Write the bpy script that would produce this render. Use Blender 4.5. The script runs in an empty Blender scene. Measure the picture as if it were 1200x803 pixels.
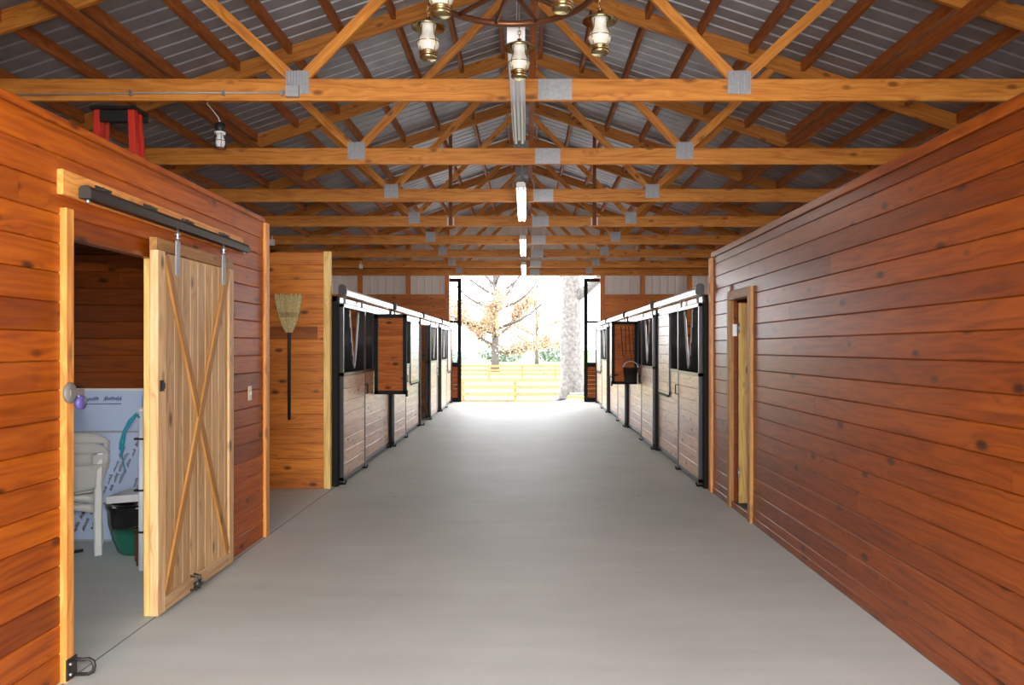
import bpy, math, random
from mathutils import Vector, Matrix
R = random.Random(7)
C = bpy.context.scene.collection
FPX, VX, VY, CH = 915.0, 617.0, 408.0, 1.6
XC = -0.07                      # barn centre line
XL, XR = -2.225, 2.07           # aisle faces
BL, BR = -6.15, 6.0             # outer side walls
YN, YF = -2.6, 22.95            # near and far end of the barn

# ------------------------------------------------------------------ mesh builder
class MB:
    def __init__(s): s.v=[]; s.f=[]; s.g=[]; s.t=[]; s.sm=[]
    def add(s, vs, fs, gs=None, tone=.5, smooth=False):
        b=len(s.v); s.v+= [Vector(p) for p in vs]
        off=Vector((R.uniform(0,40),R.uniform(0,40),R.uniform(0,40)))
        s.g+= [Vector(g)+off for g in (gs or vs)]
        s.t+= [tone]*len(vs)
        s.f+= [tuple(b+i for i in f) for f in fs]; s.sm+=[smooth]*len(fs)
        return s
    def prism(s, poly, o, u, v, w, L, tone=.5, smooth=False):
        o,u,v,w=Vector(o),Vector(u),Vector(v),Vector(w); n=len(poly)
        vs=[o+v*a+w*b for a,b in poly]+[o+u*L+v*a+w*b for a,b in poly]
        gs=[(0,a,b) for a,b in poly]+[(L,a,b) for a,b in poly]
        fs=[(i,(i+1)%n,n+(i+1)%n,n+i) for i in range(n)]+[tuple(range(n-1,-1,-1)),tuple(range(n,2*n))]
        if u.dot(v.cross(w))<0: fs=[f[::-1] for f in fs]
        return s.add(vs,fs,gs,tone,smooth)
    def box(s, x0,x1,y0,y1,z0,z1, ax='x', tone=.5, ch=0):
        d={'x':((1,0,0),(0,1,0),(0,0,1),x1-x0,y1-y0,z1-z0),'y':((0,1,0),(0,0,1),(1,0,0),y1-y0,z1-z0,x1-x0),
           'z':((0,0,1),(1,0,0),(0,1,0),z1-z0,x1-x0,y1-y0)}[ax]
        a,b=d[4],d[5]
        poly=[(0,0),(a,0),(a,b),(0,b)] if not ch else [(ch,0),(a-ch,0),(a,ch),(a,b-ch),(a-ch,b),(ch,b),(0,b-ch),(0,ch)]
        return s.prism(poly,(x0,y0,z0),d[0],d[1],d[2],d[3],tone)
    def beam(s, p0,p1,wd,ht,up=(0,0,1),tone=.5,ch=.003):
        p0,p1=Vector(p0),Vector(p1); u=(p1-p0); L=u.length; u.normalize()
        w=Vector(up)-u*Vector(up).dot(u); w.normalize(); v=w.cross(u)
        a,b=wd/2,ht/2; c=ch
        poly=[(-a+c,-b),(a-c,-b),(a,-b+c),(a,b-c),(a-c,b),(-a+c,b),(-a,b-c),(-a,-b+c)]
        return s.prism(poly,p0,u,v,w,L,tone)
    def tube(s, pts, r, n=8, closed=False, tone=.5, smooth=True):
        pts=[Vector(p) for p in pts]; rs=r if isinstance(r,(list,tuple)) else [r]*len(pts)
        N=len(pts); vs=[];gs=[]; prev=None; L=0
        for i,p in enumerate(pts):
            a=pts[(i-1)%N] if (closed or i>0) else p
            b=pts[(i+1)%N] if (closed or i<N-1) else p
            t=(b-a).normalized()
            if prev is None:
                q=Vector((0,0,1)) if abs(t.z)<.9 else Vector((1,0,0)); prev=(q-t*q.dot(t)).normalized()
            else:
                prev=(prev-t*prev.dot(t)); prev=prev.normalized() if prev.length>1e-6 else t.orthogonal().normalized()
            bn=t.cross(prev)
            if i: L+=(p-pts[i-1]).length
            for k in range(n):
                an=2*math.pi*k/n; vs.append(p+(prev*math.cos(an)+bn*math.sin(an))*rs[i]); gs.append((L,rs[i]*math.cos(an),rs[i]*math.sin(an)))
        fs=[]
        for i in range(N if closed else N-1):
            j=(i+1)%N
            for k in range(n): fs.append((i*n+k,i*n+(k+1)%n,j*n+(k+1)%n,j*n+k))
        if not closed: fs+=[tuple(range(n-1,-1,-1)),tuple(range((N-1)*n,N*n))]
        return s.add(vs,fs,gs,tone,smooth)
    def lathe(s, prof, o=(0,0,0), n=24, axis='z', tone=.5, smooth=True):
        o=Vector(o); vs=[];fs=[]; m=len(prof)
        for k in range(n):
            a=2*math.pi*k/n
            for r,h in prof:
                r=max(r,1e-4)
                q=(r*math.cos(a),r*math.sin(a),h) if axis=='z' else ((h,r*math.cos(a),r*math.sin(a)) if axis=='x' else (r*math.sin(a),h,r*math.cos(a)))
                vs.append(o+Vector(q))
        for k in range(n):
            j=(k+1)%n
            for i in range(m-1): fs.append((k*m+i,j*m+i,j*m+i+1,k*m+i+1))
        return s.add(vs,fs,None,tone,smooth)
    def ball(s,c,r,n=10):
        prof=[(r*math.sin(math.pi*i/n),-r*math.cos(math.pi*i/n)) for i in range(n+1)]
        return s.lathe(prof,c,max(8,n))
    def build(s, name, mat, parent=None, kind=None, origin=None):
        me=bpy.data.meshes.new(name)
        if parent is not None: org=WL[parent]
        elif origin is not None: org=Vector(origin)
        else:
            xs=[p.x for p in s.v]; ys=[p.y for p in s.v]; zs=[p.z for p in s.v]
            org=Vector(((min(xs)+max(xs))/2,(min(ys)+max(ys))/2,min(zs)))
        me.from_pydata([tuple(p-org) for p in s.v],[],s.f)
        me.polygons.foreach_set('use_smooth',s.sm)
        a=me.attributes.new('grain','FLOAT_VECTOR','POINT'); a.data.foreach_set('vector',[c for g in s.g for c in g])
        a=me.attributes.new('tone','FLOAT','POINT'); a.data.foreach_set('value',s.t)
        me.materials.append(mat); me.update()
        o=bpy.data.objects.new(name,me); C.objects.link(o); WL[o]=org
        if parent is not None: o.parent=parent
        else: o.location=org
        if kind: o['kind']=kind
        return o
WL={}
def thing(name,label,cat,loc,group=None):
    o=bpy.data.objects.new(name,None); C.objects.link(o); o.location=loc; WL[o]=Vector(loc)
    o.empty_display_size=.1
    return tag(o,label,cat,group)
def tag(o,label,cat,group=None,kind=None):
    o['label']=label; o['category']=cat
    if group: o['group']=group
    if kind: o['kind']=kind
    return o
KIDS={}
def kids(o): return [c for c in bpy.data.objects if c.parent==o]
def dup(o,loc=None,parent=None,label=None):
    ch=kids(o); c=o.copy(); C.objects.link(c)
    if parent is not None: c.parent=parent
    if loc is not None: c.location=loc
    if label: c['label']=label
    WL[c]=Vector(loc) if loc is not None else WL[o]
    for k in ch: dup(k,None,c)
    return c
def px(x,y,Y): return Vector(((x-VX)/FPX*Y, Y, CH+(VY-y)/FPX*Y))

# ------------------------------------------------------------------ materials
def sr(r,g,b):
    f=lambda c:(c/12.92 if c<=.04045 else ((c+.055)/1.055)**2.4)
    return (f(r/255),f(g/255),f(b/255),1)
def newmat(name):
    m=bpy.data.materials.new(name); m.use_nodes=True; nt=m.node_tree
    return m,nt,nt.nodes['Principled BSDF']
def nd(nt,t,**k):
    n=nt.nodes.new(t)
    for a,b in k.items(): setattr(n,a,b)
    return n
def ramp(nt,stops):
    n=nd(nt,'ShaderNodeValToRGB'); e=n.color_ramp.elements
    e[0].position,e[0].color=stops[0]; e[1].position,e[1].color=stops[-1]
    for p,c in stops[1:-1]:
        x=e.new(p); x.color=c
    return n
def plain(name,col,rough=.5,metal=0,bump=0,bscale=60,emit=None,es=0,var=0,vscale=4):
    m,nt,p=newmat(name); L=nt.links.new
    p.inputs['Base Color'].default_value=col; p.inputs['Roughness'].default_value=rough; p.inputs['Metallic'].default_value=metal
    if emit: p.inputs['Emission Color'].default_value=emit; p.inputs['Emission Strength'].default_value=es
    tc=nd(nt,'ShaderNodeTexCoord')
    if var:
        n=nd(nt,'ShaderNodeTexNoise'); n.inputs['Scale'].default_value=vscale; n.inputs['Detail'].default_value=6
        L(tc.outputs['Object'],n.inputs['Vector'])
        r=ramp(nt,[(.3,tuple(c*(1-var) for c in col[:3])+(1,)),(.7,tuple(min(1,c*(1+var)) for c in col[:3])+(1,))])
        L(n.outputs['Fac'],r.inputs['Fac']); L(r.outputs['Color'],p.inputs['Base Color'])
    if bump:
        n=nd(nt,'ShaderNodeTexNoise'); n.inputs['Scale'].default_value=bscale; n.inputs['Detail'].default_value=4
        b=nd(nt,'ShaderNodeBump'); b.inputs['Strength'].default_value=bump; b.inputs['Distance'].default_value=.01
        L(tc.outputs['Object'],n.inputs['Vector']); L(n.outputs['Fac'],b.inputs['Height']); L(b.outputs['Normal'],p.inputs['Normal'])
    return m
def wood(name,light,mid,dark,rough=.4,knots=1.0,contrast=1.0,spec=.5,kscale=3.2):
    m,nt,p=newmat(name); L=nt.links.new
    g=nd(nt,'ShaderNodeAttribute',attribute_name='grain'); t=nd(nt,'ShaderNodeAttribute',attribute_name='tone')
    # knots: cells stretched along the board
    mk=nd(nt,'ShaderNodeMapping'); mk.inputs['Scale'].default_value=(kscale,kscale*2.1,kscale*2.1)
    vo=nd(nt,'ShaderNodeTexVoronoi'); vo.inputs['Scale'].default_value=1
    L(g.outputs['Vector'],mk.inputs['Vector']); L(mk.outputs['Vector'],vo.inputs['Vector'])
    kr=nd(nt,'ShaderNodeMapRange'); kr.inputs['From Min'].default_value=.09; kr.inputs['From Max'].default_value=.2
    kr.inputs['To Min'].default_value=1; kr.inputs['To Max'].default_value=0
    L(vo.outputs['Distance'],kr.inputs['Value'])
    sep=nd(nt,'ShaderNodeSeparateColor'); L(vo.outputs['Color'],sep.inputs['Color'])
    ks=nd(nt,'ShaderNodeMath',operation='GREATER_THAN'); ks.inputs[1].default_value=.12; L(sep.outputs['Red'],ks.inputs[0])
    km=nd(nt,'ShaderNodeMath',operation='MULTIPLY'); L(kr.outputs['Result'],km.inputs[0]); L(ks.outputs[0],km.inputs[1])
    km2=nd(nt,'ShaderNodeMath',operation='MULTIPLY'); L(km.outputs[0],km2.inputs[0]); km2.inputs[1].default_value=.92*knots
    # grain bends round the knots
    bend=nd(nt,'ShaderNodeMapRange'); bend.inputs['From Min'].default_value=0; bend.inputs['From Max'].default_value=.45
    bend.inputs['To Min'].default_value=.03; bend.inputs['To Max'].default_value=0
    L(vo.outputs['Distance'],bend.inputs['Value'])
    cb=nd(nt,'ShaderNodeCombineXYZ'); L(bend.outputs['Result'],cb.inputs['Y']); L(bend.outputs['Result'],cb.inputs['Z'])
    ad=nd(nt,'ShaderNodeVectorMath',operation='ADD'); L(g.outputs['Vector'],ad.inputs[0]); L(cb.outputs[0],ad.inputs[1])
    mp=nd(nt,'ShaderNodeMapping'); mp.inputs['Scale'].default_value=(1.3,26,26)
    no=nd(nt,'ShaderNodeTexNoise'); no.inputs['Scale'].default_value=1; no.inputs['Detail'].default_value=7; no.inputs['Roughness'].default_value=.62; no.inputs['Distortion'].default_value=.6
    L(ad.outputs[0],mp.inputs['Vector']); L(mp.outputs['Vector'],no.inputs['Vector'])
    m2=nd(nt,'ShaderNodeMapping'); m2.inputs['Scale'].default_value=(.55,7,7)
    n2=nd(nt,'ShaderNodeTexNoise'); n2.inputs['Scale'].default_value=1; n2.inputs['Detail'].default_value=2
    L(ad.outputs[0],m2.inputs['Vector']); L(m2.outputs['Vector'],n2.inputs['Vector'])
    rg=nd(nt,'ShaderNodeMath',operation='MULTIPLY'); rg.inputs[1].default_value=9; L(n2.outputs['Fac'],rg.inputs[0])
    pp=nd(nt,'ShaderNodeMath',operation='PINGPONG'); pp.inputs[1].default_value=.5; L(rg.outputs[0],pp.inputs[0])
    mx=nd(nt,'ShaderNodeMath',operation='MULTIPLY_ADD'); mx.inputs[1].default_value=.42; L(pp.outputs[0],mx.inputs[0]); 
    ml=nd(nt,'ShaderNodeMath',operation='MULTIPLY'); ml.inputs[1].default_value=.8; L(no.outputs['Fac'],ml.inputs[0]); L(ml.outputs[0],mx.inputs[2])
    lo=.5-.25/contrast; hi=.5+.22/contrast
    r=ramp(nt,[(lo,dark),(.5,mid),(hi,light)]); L(mx.outputs[0],r.inputs['Fac'])
    kd=nd(nt,'ShaderNodeMix',data_type='RGBA'); L(km2.outputs[0],kd.inputs['Factor']); L(r.outputs['Color'],kd.inputs['A'])
    kd.inputs['B'].default_value=tuple(c*.22 for c in dark[:3])+(1,)
    tv=nd(nt,'ShaderNodeMapRange'); tv.inputs['To Min'].default_value=.45; tv.inputs['To Max'].default_value=1.5; tv.clamp=False
    L(t.outputs['Fac'],tv.inputs['Value'])
    hs=nd(nt,'ShaderNodeHueSaturation'); L(tv.outputs['Result'],hs.inputs['Value']); L(kd.outputs['Result'],hs.inputs['Color'])
    th=nd(nt,'ShaderNodeMapRange'); th.inputs['To Min'].default_value=.497; th.inputs['To Max'].default_value=.506; L(t.outputs['Fac'],th.inputs['Value']); L(th.outputs['Result'],hs.inputs['Hue'])
    L(hs.outputs['Color'],p.inputs['Base Color'])
    p.inputs['Roughness'].default_value=rough; p.inputs['Specular IOR Level'].default_value=spec
    b=nd(nt,'ShaderNodeBump'); b.inputs['Strength'].default_value=.12; b.inputs['Distance'].default_value=.004
    L(no.outputs['Fac'],b.inputs['Height']); L(b.outputs['Normal'],p.inputs['Normal'])
    return m
M={}
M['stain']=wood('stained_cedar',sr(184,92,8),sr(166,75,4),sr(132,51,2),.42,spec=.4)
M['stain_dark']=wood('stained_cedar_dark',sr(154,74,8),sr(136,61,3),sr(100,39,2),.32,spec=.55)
M['stall']=wood('stall_wood_glare',sr(226,184,156),sr(212,166,136),sr(164,112,84),.33,spec=1)  # board colour lightened to carry the glare from the far doorway
M['pine']=wood('yellow_pine',sr(214,132,46),sr(202,113,34),sr(160,80,18),.45)
M['fir']=wood('truss_fir',sr(222,148,62),sr(206,128,46),sr(168,90,26),.55,knots=.7)
M['purlin']=wood('purlin_fir',sr(186,110,44),sr(168,90,30),sr(132,64,18),.6,knots=.5)
M['cedar']=wood('natural_cedar',sr(210,176,134),sr(198,158,112),sr(166,120,76),.5)
M['brace']=wood('brace_cedar',sr(190,138,76),sr(174,120,60),sr(142,92,42),.5,knots=.7)
M['trimwood']=wood('trim_pine',sr(226,160,86),sr(208,134,62),sr(170,98,38),.45,knots=.6)
M['palepine']=wood('pale_pine',sr(222,186,118),sr(206,166,96),sr(172,128,64),.5)
M['fence']=wood('fence_wood',sr(180,132,84),sr(164,112,66),sr(130,84,44),.7)
M['redwood']=wood('door_panel_wood',sr(186,104,34),sr(166,84,22),sr(124,54,12),.6,spec=.25)
M['black']=plain('black_steel',(.006,.006,.006,1),.6)
M['black'].node_tree.nodes['Principled BSDF'].inputs['Specular IOR Level'].default_value=.2
M['bar']=plain('black_bars',(.01,.01,.011,1),.45)
M['track']=plain('black_track',(.02,.02,.02,1),.38)
M['galv']=plain('galvanised_plate',(.42,.43,.45,1),.5,.35,var=.12,vscale=30)
M['zinc']=plain('zinc_hardware',(.6,.61,.63,1),.3,.9)
M['alu']=plain('bright_rail',(.72,.7,.68,1),.3,.75)
M['steelframe']=plain('dark_frame',(.05,.045,.045,1),.28,.3)
M['brass']=plain('brass',(.55,.43,.2,1),.25,1)
M['bronze']=plain('bronze_ring',(.16,.06,.025,1),.35,.6)
M['white']=plain('white_enamel',(.8,.8,.8,1),.35)
M['siding']=plain('white_siding',(.82,.8,.77,1),.5)
M['chair']=plain('chair_plastic',(.72,.75,.72,1),.35)
M['board']=plain('whiteboard_face',(.56,.66,.88,1),.25)
M['blueink']=plain('blue_marker',(.05,.08,.35,1),.6)
M['blackink']=plain('black_marker',(.03,.03,.06,1),.6)
M['rope']=plain('teal_rope',(.02,.3,.42,1),.7)
M['red']=plain('red_fibreglass',(.62,.03,.015,1),.45)
M['blackplastic']=plain('black_plastic',(.012,.012,.012,1),.5)
M['rubber']=plain('black_rubber',(.02,.02,.02,1),.7)
M['straw']=plain('broom_straw',(.62,.5,.24,1),.8,0,.5,200,var=.25,vscale=60)
M['thread']=plain('broom_thread',(.25,.12,.05,1),.8)
M['box']=plain('brown_box',(.07,.025,.012,1),.5,var=.3,vscale=8)
M['grayhw']=plain('grey_latch',(.2,.19,.17,1),.55,.1)
M['purple']=plain('purple_padlock',(.1,.08,.28,1),.4)
M['iron']=plain('dark_iron',(.05,.045,.042,1),.45,.5)
M['ivory']=plain('ivory_plate',(.75,.68,.52,1),.4)
M['yellow']=plain('yellow_hose',(.8,.62,.02,1),.5)
M['stone']=plain('grey_stone',(.16,.17,.18,1),.8,var=.2)
M['dirtypipe']=plain('white_pvc',(.78,.8,.82,1),.35)
M['bark']=plain('grey_bark',(.16,.145,.135,1),.9,0,1,14,var=.4,vscale=9)
M['bark2']=plain('far_bark',(.1,.08,.075,1),.9,0,.6,10,var=.2)
M['leaf']=plain('russet_leaves',(.46,.29,.19,1),.8,var=.3,vscale=.8)
M['bush']=plain('hedge_leaves',(.36,.42,.36,1),.9,var=.25,vscale=.5)
M['gravel']=plain('pale_gravel',(.42,.4,.38,1),.95,0,.6,40,var=.15,vscale=8)
M['grass']=plain('lawn_grass',(.13,.2,.06,1),.9,var=.2)
def floor_mat():
    m,nt,p=newmat('smooth_concrete'); L=nt.links.new
    tc=nd(nt,'ShaderNodeTexCoord'); g=nd(nt,'ShaderNodeNewGeometry')
    n=nd(nt,'ShaderNodeTexNoise'); n.inputs['Scale'].default_value=.9; n.inputs['Detail'].default_value=8; n.inputs['Roughness'].default_value=.6
    L(g.outputs['Position'],n.inputs['Vector'])
    r=ramp(nt,[(.3,(.50,.53,.51,1)),(.7,(.59,.62,.60,1))]); L(n.outputs['Fac'],r.inputs['Fac'])
    mp=nd(nt,'ShaderNodeMapping'); mp.inputs['Scale'].default_value=(.8,5,1); L(g.outputs['Position'],mp.inputs['Vector'])
    s=nd(nt,'ShaderNodeTexNoise'); s.inputs['Scale'].default_value=1.2; s.inputs['Detail'].default_value=5; L(mp.outputs['Vector'],s.inputs['Vector'])
    r2=ramp(nt,[(.35,(.96,.96,.96,1)),(.65,(1.02,1.02,1.02,1))]); L(s.outputs['Fac'],r2.inputs['Fac'])
    mx=nd(nt,'ShaderNodeMix',data_type='RGBA',blend_type='MULTIPLY'); mx.inputs['Factor'].default_value=1
    L(r.outputs['Color'],mx.inputs['A']); L(r2.outputs['Color'],mx.inputs['B'])
    # brownish stains and a few dark spots
    st=nd(nt,'ShaderNodeTexNoise'); st.inputs['Scale'].default_value=.55; st.inputs['Detail'].default_value=3; L(g.outputs['Position'],st.inputs['Vector'])
    sm=nd(nt,'ShaderNodeMapRange'); sm.inputs['From Min'].default_value=.6; sm.inputs['From Max'].default_value=.75; sm.inputs['To Max'].default_value=.3; L(st.outputs['Fac'],sm.inputs['Value'])
    m2=nd(nt,'ShaderNodeMix',data_type='RGBA'); L(sm.outputs['Result'],m2.inputs['Factor']); L(mx.outputs['Result'],m2.inputs['A']); m2.inputs['B'].default_value=(.46,.40,.32,1)
    v=nd(nt,'ShaderNodeTexVoronoi'); v.inputs['Scale'].default_value=1.1; L(g.outputs['Position'],v.inputs['Vector'])
    vm=nd(nt,'ShaderNodeMapRange'); vm.inputs['From Min'].default_value=.018; vm.inputs['From Max'].default_value=.03; vm.inputs['To Min'].default_value=.55; vm.inputs['To Max'].default_value=0; L(v.outputs['Distance'],vm.inputs['Value'])
    m3=nd(nt,'ShaderNodeMix',data_type='RGBA'); L(vm.outputs['Result'],m3.inputs['Factor']); L(m2.outputs['Result'],m3.inputs['A']); m3.inputs['B'].default_value=(.1,.1,.1,1)
    L(m3.outputs['Result'],p.inputs['Base Color'])
    rr=nd(nt,'ShaderNodeMapRange'); rr.inputs['To Min'].default_value=.5; rr.inputs['To Max'].default_value=.62; L(n.outputs['Fac'],rr.inputs['Value']); L(rr.outputs['Result'],p.inputs['Roughness'])
    b=nd(nt,'ShaderNodeBump'); b.inputs['Strength'].default_value=.08; b.inputs['Distance'].default_value=.01; L(s.outputs['Fac'],b.inputs['Height']); L(b.outputs['Normal'],p.inputs['Normal'])
    return m
M['floor']=floor_mat()
def roof_mat():
    m,nt,p=newmat('galvalume_roof'); L=nt.links.new
    g=nd(nt,'ShaderNodeNewGeometry')
    mp=nd(nt,'ShaderNodeMapping'); mp.inputs['Scale'].default_value=(1.6,.9,1.6); L(g.outputs['Position'],mp.inputs['Vector'])
    n=nd(nt,'ShaderNodeTexNoise'); n.inputs['Scale'].default_value=1.5; n.inputs['Detail'].default_value=5; L(mp.outputs['Vector'],n.inputs['Vector'])
    r=ramp(nt,[(.35,(.29,.29,.31,1)),(.65,(.39,.39,.41,1))]); L(n.outputs['Fac'],r.inputs['Fac']); L(r.outputs['Color'],p.inputs['Base Color'])
    p.inputs['Metallic'].default_value=.35; p.inputs['Roughness'].default_value=.5
    return m
M['roof']=roof_mat()
def glass_mat(name,tint=(.95,.97,.97,1)):
    m,nt,p=newmat(name); L=nt.links.new; nt.nodes.remove(p)
    out=nt.nodes['Material Output']; t=nd(nt,'ShaderNodeBsdfTransparent'); t.inputs['Color'].default_value=tint
    gl=nd(nt,'ShaderNodeBsdfGlossy'); gl.inputs['Roughness'].default_value=.03
    fr=nd(nt,'ShaderNodeFresnel'); mx=nd(nt,'ShaderNodeMixShader')
    L(fr.outputs[0],mx.inputs[0]); L(t.outputs[0],mx.inputs[1]); L(gl.outputs[0],mx.inputs[2]); L(mx.outputs[0],out.inputs['Surface'])
    return m
M['glass']=glass_mat('window_glass')
def frost():
    m,nt,p=newmat('frosted_globe'); p.inputs['Base Color'].default_value=(.82,.8,.72,1); p.inputs['Roughness'].default_value=.3
    p.inputs['Subsurface Weight'].default_value=0; p.inputs['Transmission Weight'].default_value=.25
    return m
M['frost']=frost()
M['tube']=plain('lit_tube',(.9,.9,.88,1),.4,emit=(1,.95,.86,1),es=18)
M['tubeoff']=plain('unlit_diffuser',(.72,.73,.75,1),.3)
M['cfl']=plain('white_bulb',(.85,.85,.84,1),.3)
def pot_mat():
    m,nt,p=newmat('green_glaze'); L=nt.links.new
    g=nd(nt,'ShaderNodeNewGeometry'); s=nd(nt,'ShaderNodeSeparateXYZ'); L(g.outputs['Position'],s.inputs[0])
    n=nd(nt,'ShaderNodeTexNoise'); n.inputs['Scale'].default_value=14
    L(g.outputs['Position'],n.inputs['Vector'])
    a=nd(nt,'ShaderNodeMath',operation='MULTIPLY_ADD'); L(n.outputs['Fac'],a.inputs[0]); a.inputs[1].default_value=.08; L(s.outputs['Z'],a.inputs[2])
    r=ramp(nt,[(.2,(.012,.14,.09,1)),(.28,(.008,.008,.008,1))]); L(a.outputs[0],r.inputs['Fac']); L(r.outputs['Color'],p.inputs['Base Color'])
    p.inputs['Roughness'].default_value=.2
    return m
M['pot']=pot_mat()

# ------------------------------------------------------------------ plank cladding
def courses(mb, axis, a0,a1, z0,z1, h, face, depth, holes=(), tones=(.25,.75), seed=1, ln=(2.2,4.4), dark=.12, ch=.005, special=()):
    """horizontal boards; axis 'y': wall in the plane x=face (depth signed along x); axis 'x': wall in plane y=face."""
    rr=random.Random(seed); z=z0; k=0
    while z<z1-1e-4:
        zt=min(z+h,z1)
        segs=[(a0,a1)]
        for (h0,h1,hz0,hz1) in holes:
            if zt>hz0+.01 and z<hz1-.01:
                segs=[q for s in segs for q in ((s[0],min(s[1],h0)),(max(s[0],h1),s[1])) if q[1]-q[0]>.01]
        for s0,s1 in segs:
            p=s0
            while p<s1-1e-4:
                q=min(p+rr.uniform(*ln),s1)
                if s1-q<.5: q=s1
                t=rr.uniform(*tones)
                if rr.random()<dark: t-=.28
                for (c,b0,b1,tt) in special:
                    if c==k and p<b1 and q>b0: t=tt
                lo,hi=min(face,face+depth),max(face,face+depth)
                if axis=='y': mb.box(lo,hi,p+.0008,q-.0008,z+.0012,zt-.0012,'y',t,ch)
                else: mb.box(p+.0008,q-.0008,lo,hi,z+.0012,zt-.0012,'x',t,ch)
                p=q
        z=zt; k+=1
    return mb
def structure(o): o['kind']='structure'; return o

# ------------------------------------------------------------------ floor, ground
mb=MB(); mb.box(BL,BR,YN,YF+.15,-.12,0)
floor=mb.build('floor',M['floor'],kind='structure')
mb=MB()
for x in (XL+.02,XR-.005): mb.box(x-.004,x+.004,YN,YF,.0,.0012)
mb.build('trim_1',M['stone'],kind='structure')        # sealed joint beside the walls
def gz(y):
    if y<YF+.2: return -.05
    if y<36: return -.05-(y-23.1)*.075
    if y<60: return -1.02+(y-36)*.015
    return -.66+(y-60)*.012
def mound(x,y): return gz(y)+.24*math.exp(-((x-1.9)**2/1.1+(y-25.9)**2/2.2))
mb=MB(); xs=[-70,-40,-20,-10,-5,-2,0]+[.3*i for i in range(1,14)]+[5,10,20,40,70]; ys=[YN-30,YN-8,YN,8,YF+.16]+[23.4+.4*i for i in range(14)]+[32,36,40]
def grid(mb,xs,ys,fz):
    vs=[(x,y,fz(x,y)) for y in ys for x in xs]; n=len(xs)
    mb.add(vs,[(j*n+i,j*n+i+1,(j+1)*n+i+1,(j+1)*n+i) for j in range(len(ys)-1) for i in range(n-1)])
grid(mb,xs,ys,lambda x,y:gz(y)-.1 if y<YF+.1 else mound(x,y)); mb.build('ground',M['gravel'],kind='structure')
mb=MB(); grid(mb,[-160,-80,-40,-20,0,20,40,80,160],[40,50,60,80,110,150,200],lambda x,y:gz(y)); mb.build('lawn',M['grass'],kind='structure')

# ------------------------------------------------------------------ tack room (left)
H=.14
DOOR_L=(3.79,4.68,0,2.16)
mb=MB()
courses(mb,'y',YN,6.6,0,2.66,H,XL,-.02,[DOOR_L],(.38,.66),11)
for (a,b,z0,z1) in ((YN,DOOR_L[0],0,2.66),(DOOR_L[1],6.6,0,2.66),(DOOR_L[0],DOOR_L[1],2.16,2.66)):
    mb.box(XL-.06,XL-.02,a,b,z0,z1,'y',.3)
mb.build('wall_left',M['stain'],kind='structure')
mb=MB(); courses(mb,'x',BL+.1,XL-.06,0,2.6,H,6.5,.02,(),(.2,.5),12); mb.box(BL+.1,XL-.06,6.52,6.6,0,2.66,'x',.3)
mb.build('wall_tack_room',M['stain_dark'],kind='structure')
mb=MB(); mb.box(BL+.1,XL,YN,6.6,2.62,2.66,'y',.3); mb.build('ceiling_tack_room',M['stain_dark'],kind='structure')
mb=MB(); mb.box(XL-.13,XL+.015,YN,6.6,2.66,2.70,'y',.5,.006); mb.build('trim_2',M['stain'],kind='structure')
mb=MB(); mb.box(XL-.02,XL+.025,6.6,6.69,0,2.66,'z',.62,.005); mb.build('trim_3',M['trimwood'],kind='structure')
mb=MB(); mb.box(XL-.115,XL+.03,3.725,3.79,0,2.27,'z',.7,.004); mb.build('trim_4',M['trimwood'],kind='structure')
mb=MB(); mb.box(XL-.062,XL-.004,4.66,4.70,0,2.16,'z',.75,.004); mb.build('trim_5',M['palepine'],kind='structure')
mb=MB(); mb.box(XL-.062,XL-.004,3.79,4.66,2.135,2.16,'y',.3); mb.build('trim_6',M['stain_dark'],kind='structure')

# sliding cedar door --------------------------------------------------------
DX0,DX1,DY0,DY1,DZ0,DZ1=XL+.02,XL+.07,4.565,5.75,.03,2.25
door=thing('sliding_door','pale cedar sliding barn door with X brace, half open on the left wall','door',(DX0,DY0,DZ0))
mb=MB(); n=10; w=(DY1-DY0-.04)/n
for i in range(n): mb.box(DX0+.006,DX1-.016,DY0+.02+i*w+.001,DY0+.02+(i+1)*w-.001,DZ0+.02,DZ1-.08,'z',R.uniform(.35,.7),.004)
mb.build('plank_panel',M['cedar'],door)
for y0,y1,t in ((DY0,DY0+.095,.72),(DY1-.085,DY1,.6)):
    mb=MB(); mb.box(DX0,DX1,y0,y1,DZ0,DZ1-.075,'z',t,.004); mb.build('stile',M['cedar'],door)
mb=MB(); mb.box(DX0,DX1-.006,DY0,DY1,DZ1-.075,DZ1,'y',.35,.004)
tr=mb.build('top_rail',M['brace'],door); tr['label']='darker speckled top rail'
mb=MB(); mb.box(DX0,DX1,DY0+.095,DY1-.085,DZ0,DZ0+.085,'y',.5,.004); mb.build('bottom_rail',M['cedar'],door)
xb=DX1-.009
for (a,b,dx) in (((DY0+.115,DZ1-.09),(DY1-.1,DZ0+.1),0),((DY1-.1,DZ1-.09),(DY0+.115,DZ0+.1),.004)):
    mb=MB(); mb.beam((xb+dx,a[0],a[1]),(xb+dx,b[0],b[1]),.016,.062,(0,0,1),.5); mb.build('brace',M['brace'],door)
mb=MB(); mb.box(DX1,DX1+.008,DY0+.02,DY0+.065,1.345,1.41,'z',.5,.002); mb.box(DX1+.008,DX1+.02,DY0+.03,DY0+.055,1.36,1.395,'z',.5,.004)
l=mb.build('latch',M['blackplastic'],door); l['label']='small black latch on the leading stile'
mb=MB(); mb.tube([(DX1+.004,5.0,.05),(DX1+.04,5.0,.05),(DX1+.045,5.0,.13),(DX1+.004,5.0,.14)],.008)
mb.tube([(DX1+.004,5.05,.05),(DX1+.04,5.05,.05),(DX1+.045,5.05,.13),(DX1+.004,5.05,.14)],.008)
mb.tube([(DX1+.045,4.99,.09),(DX1+.045,5.06,.09)],.02,10)
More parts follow.
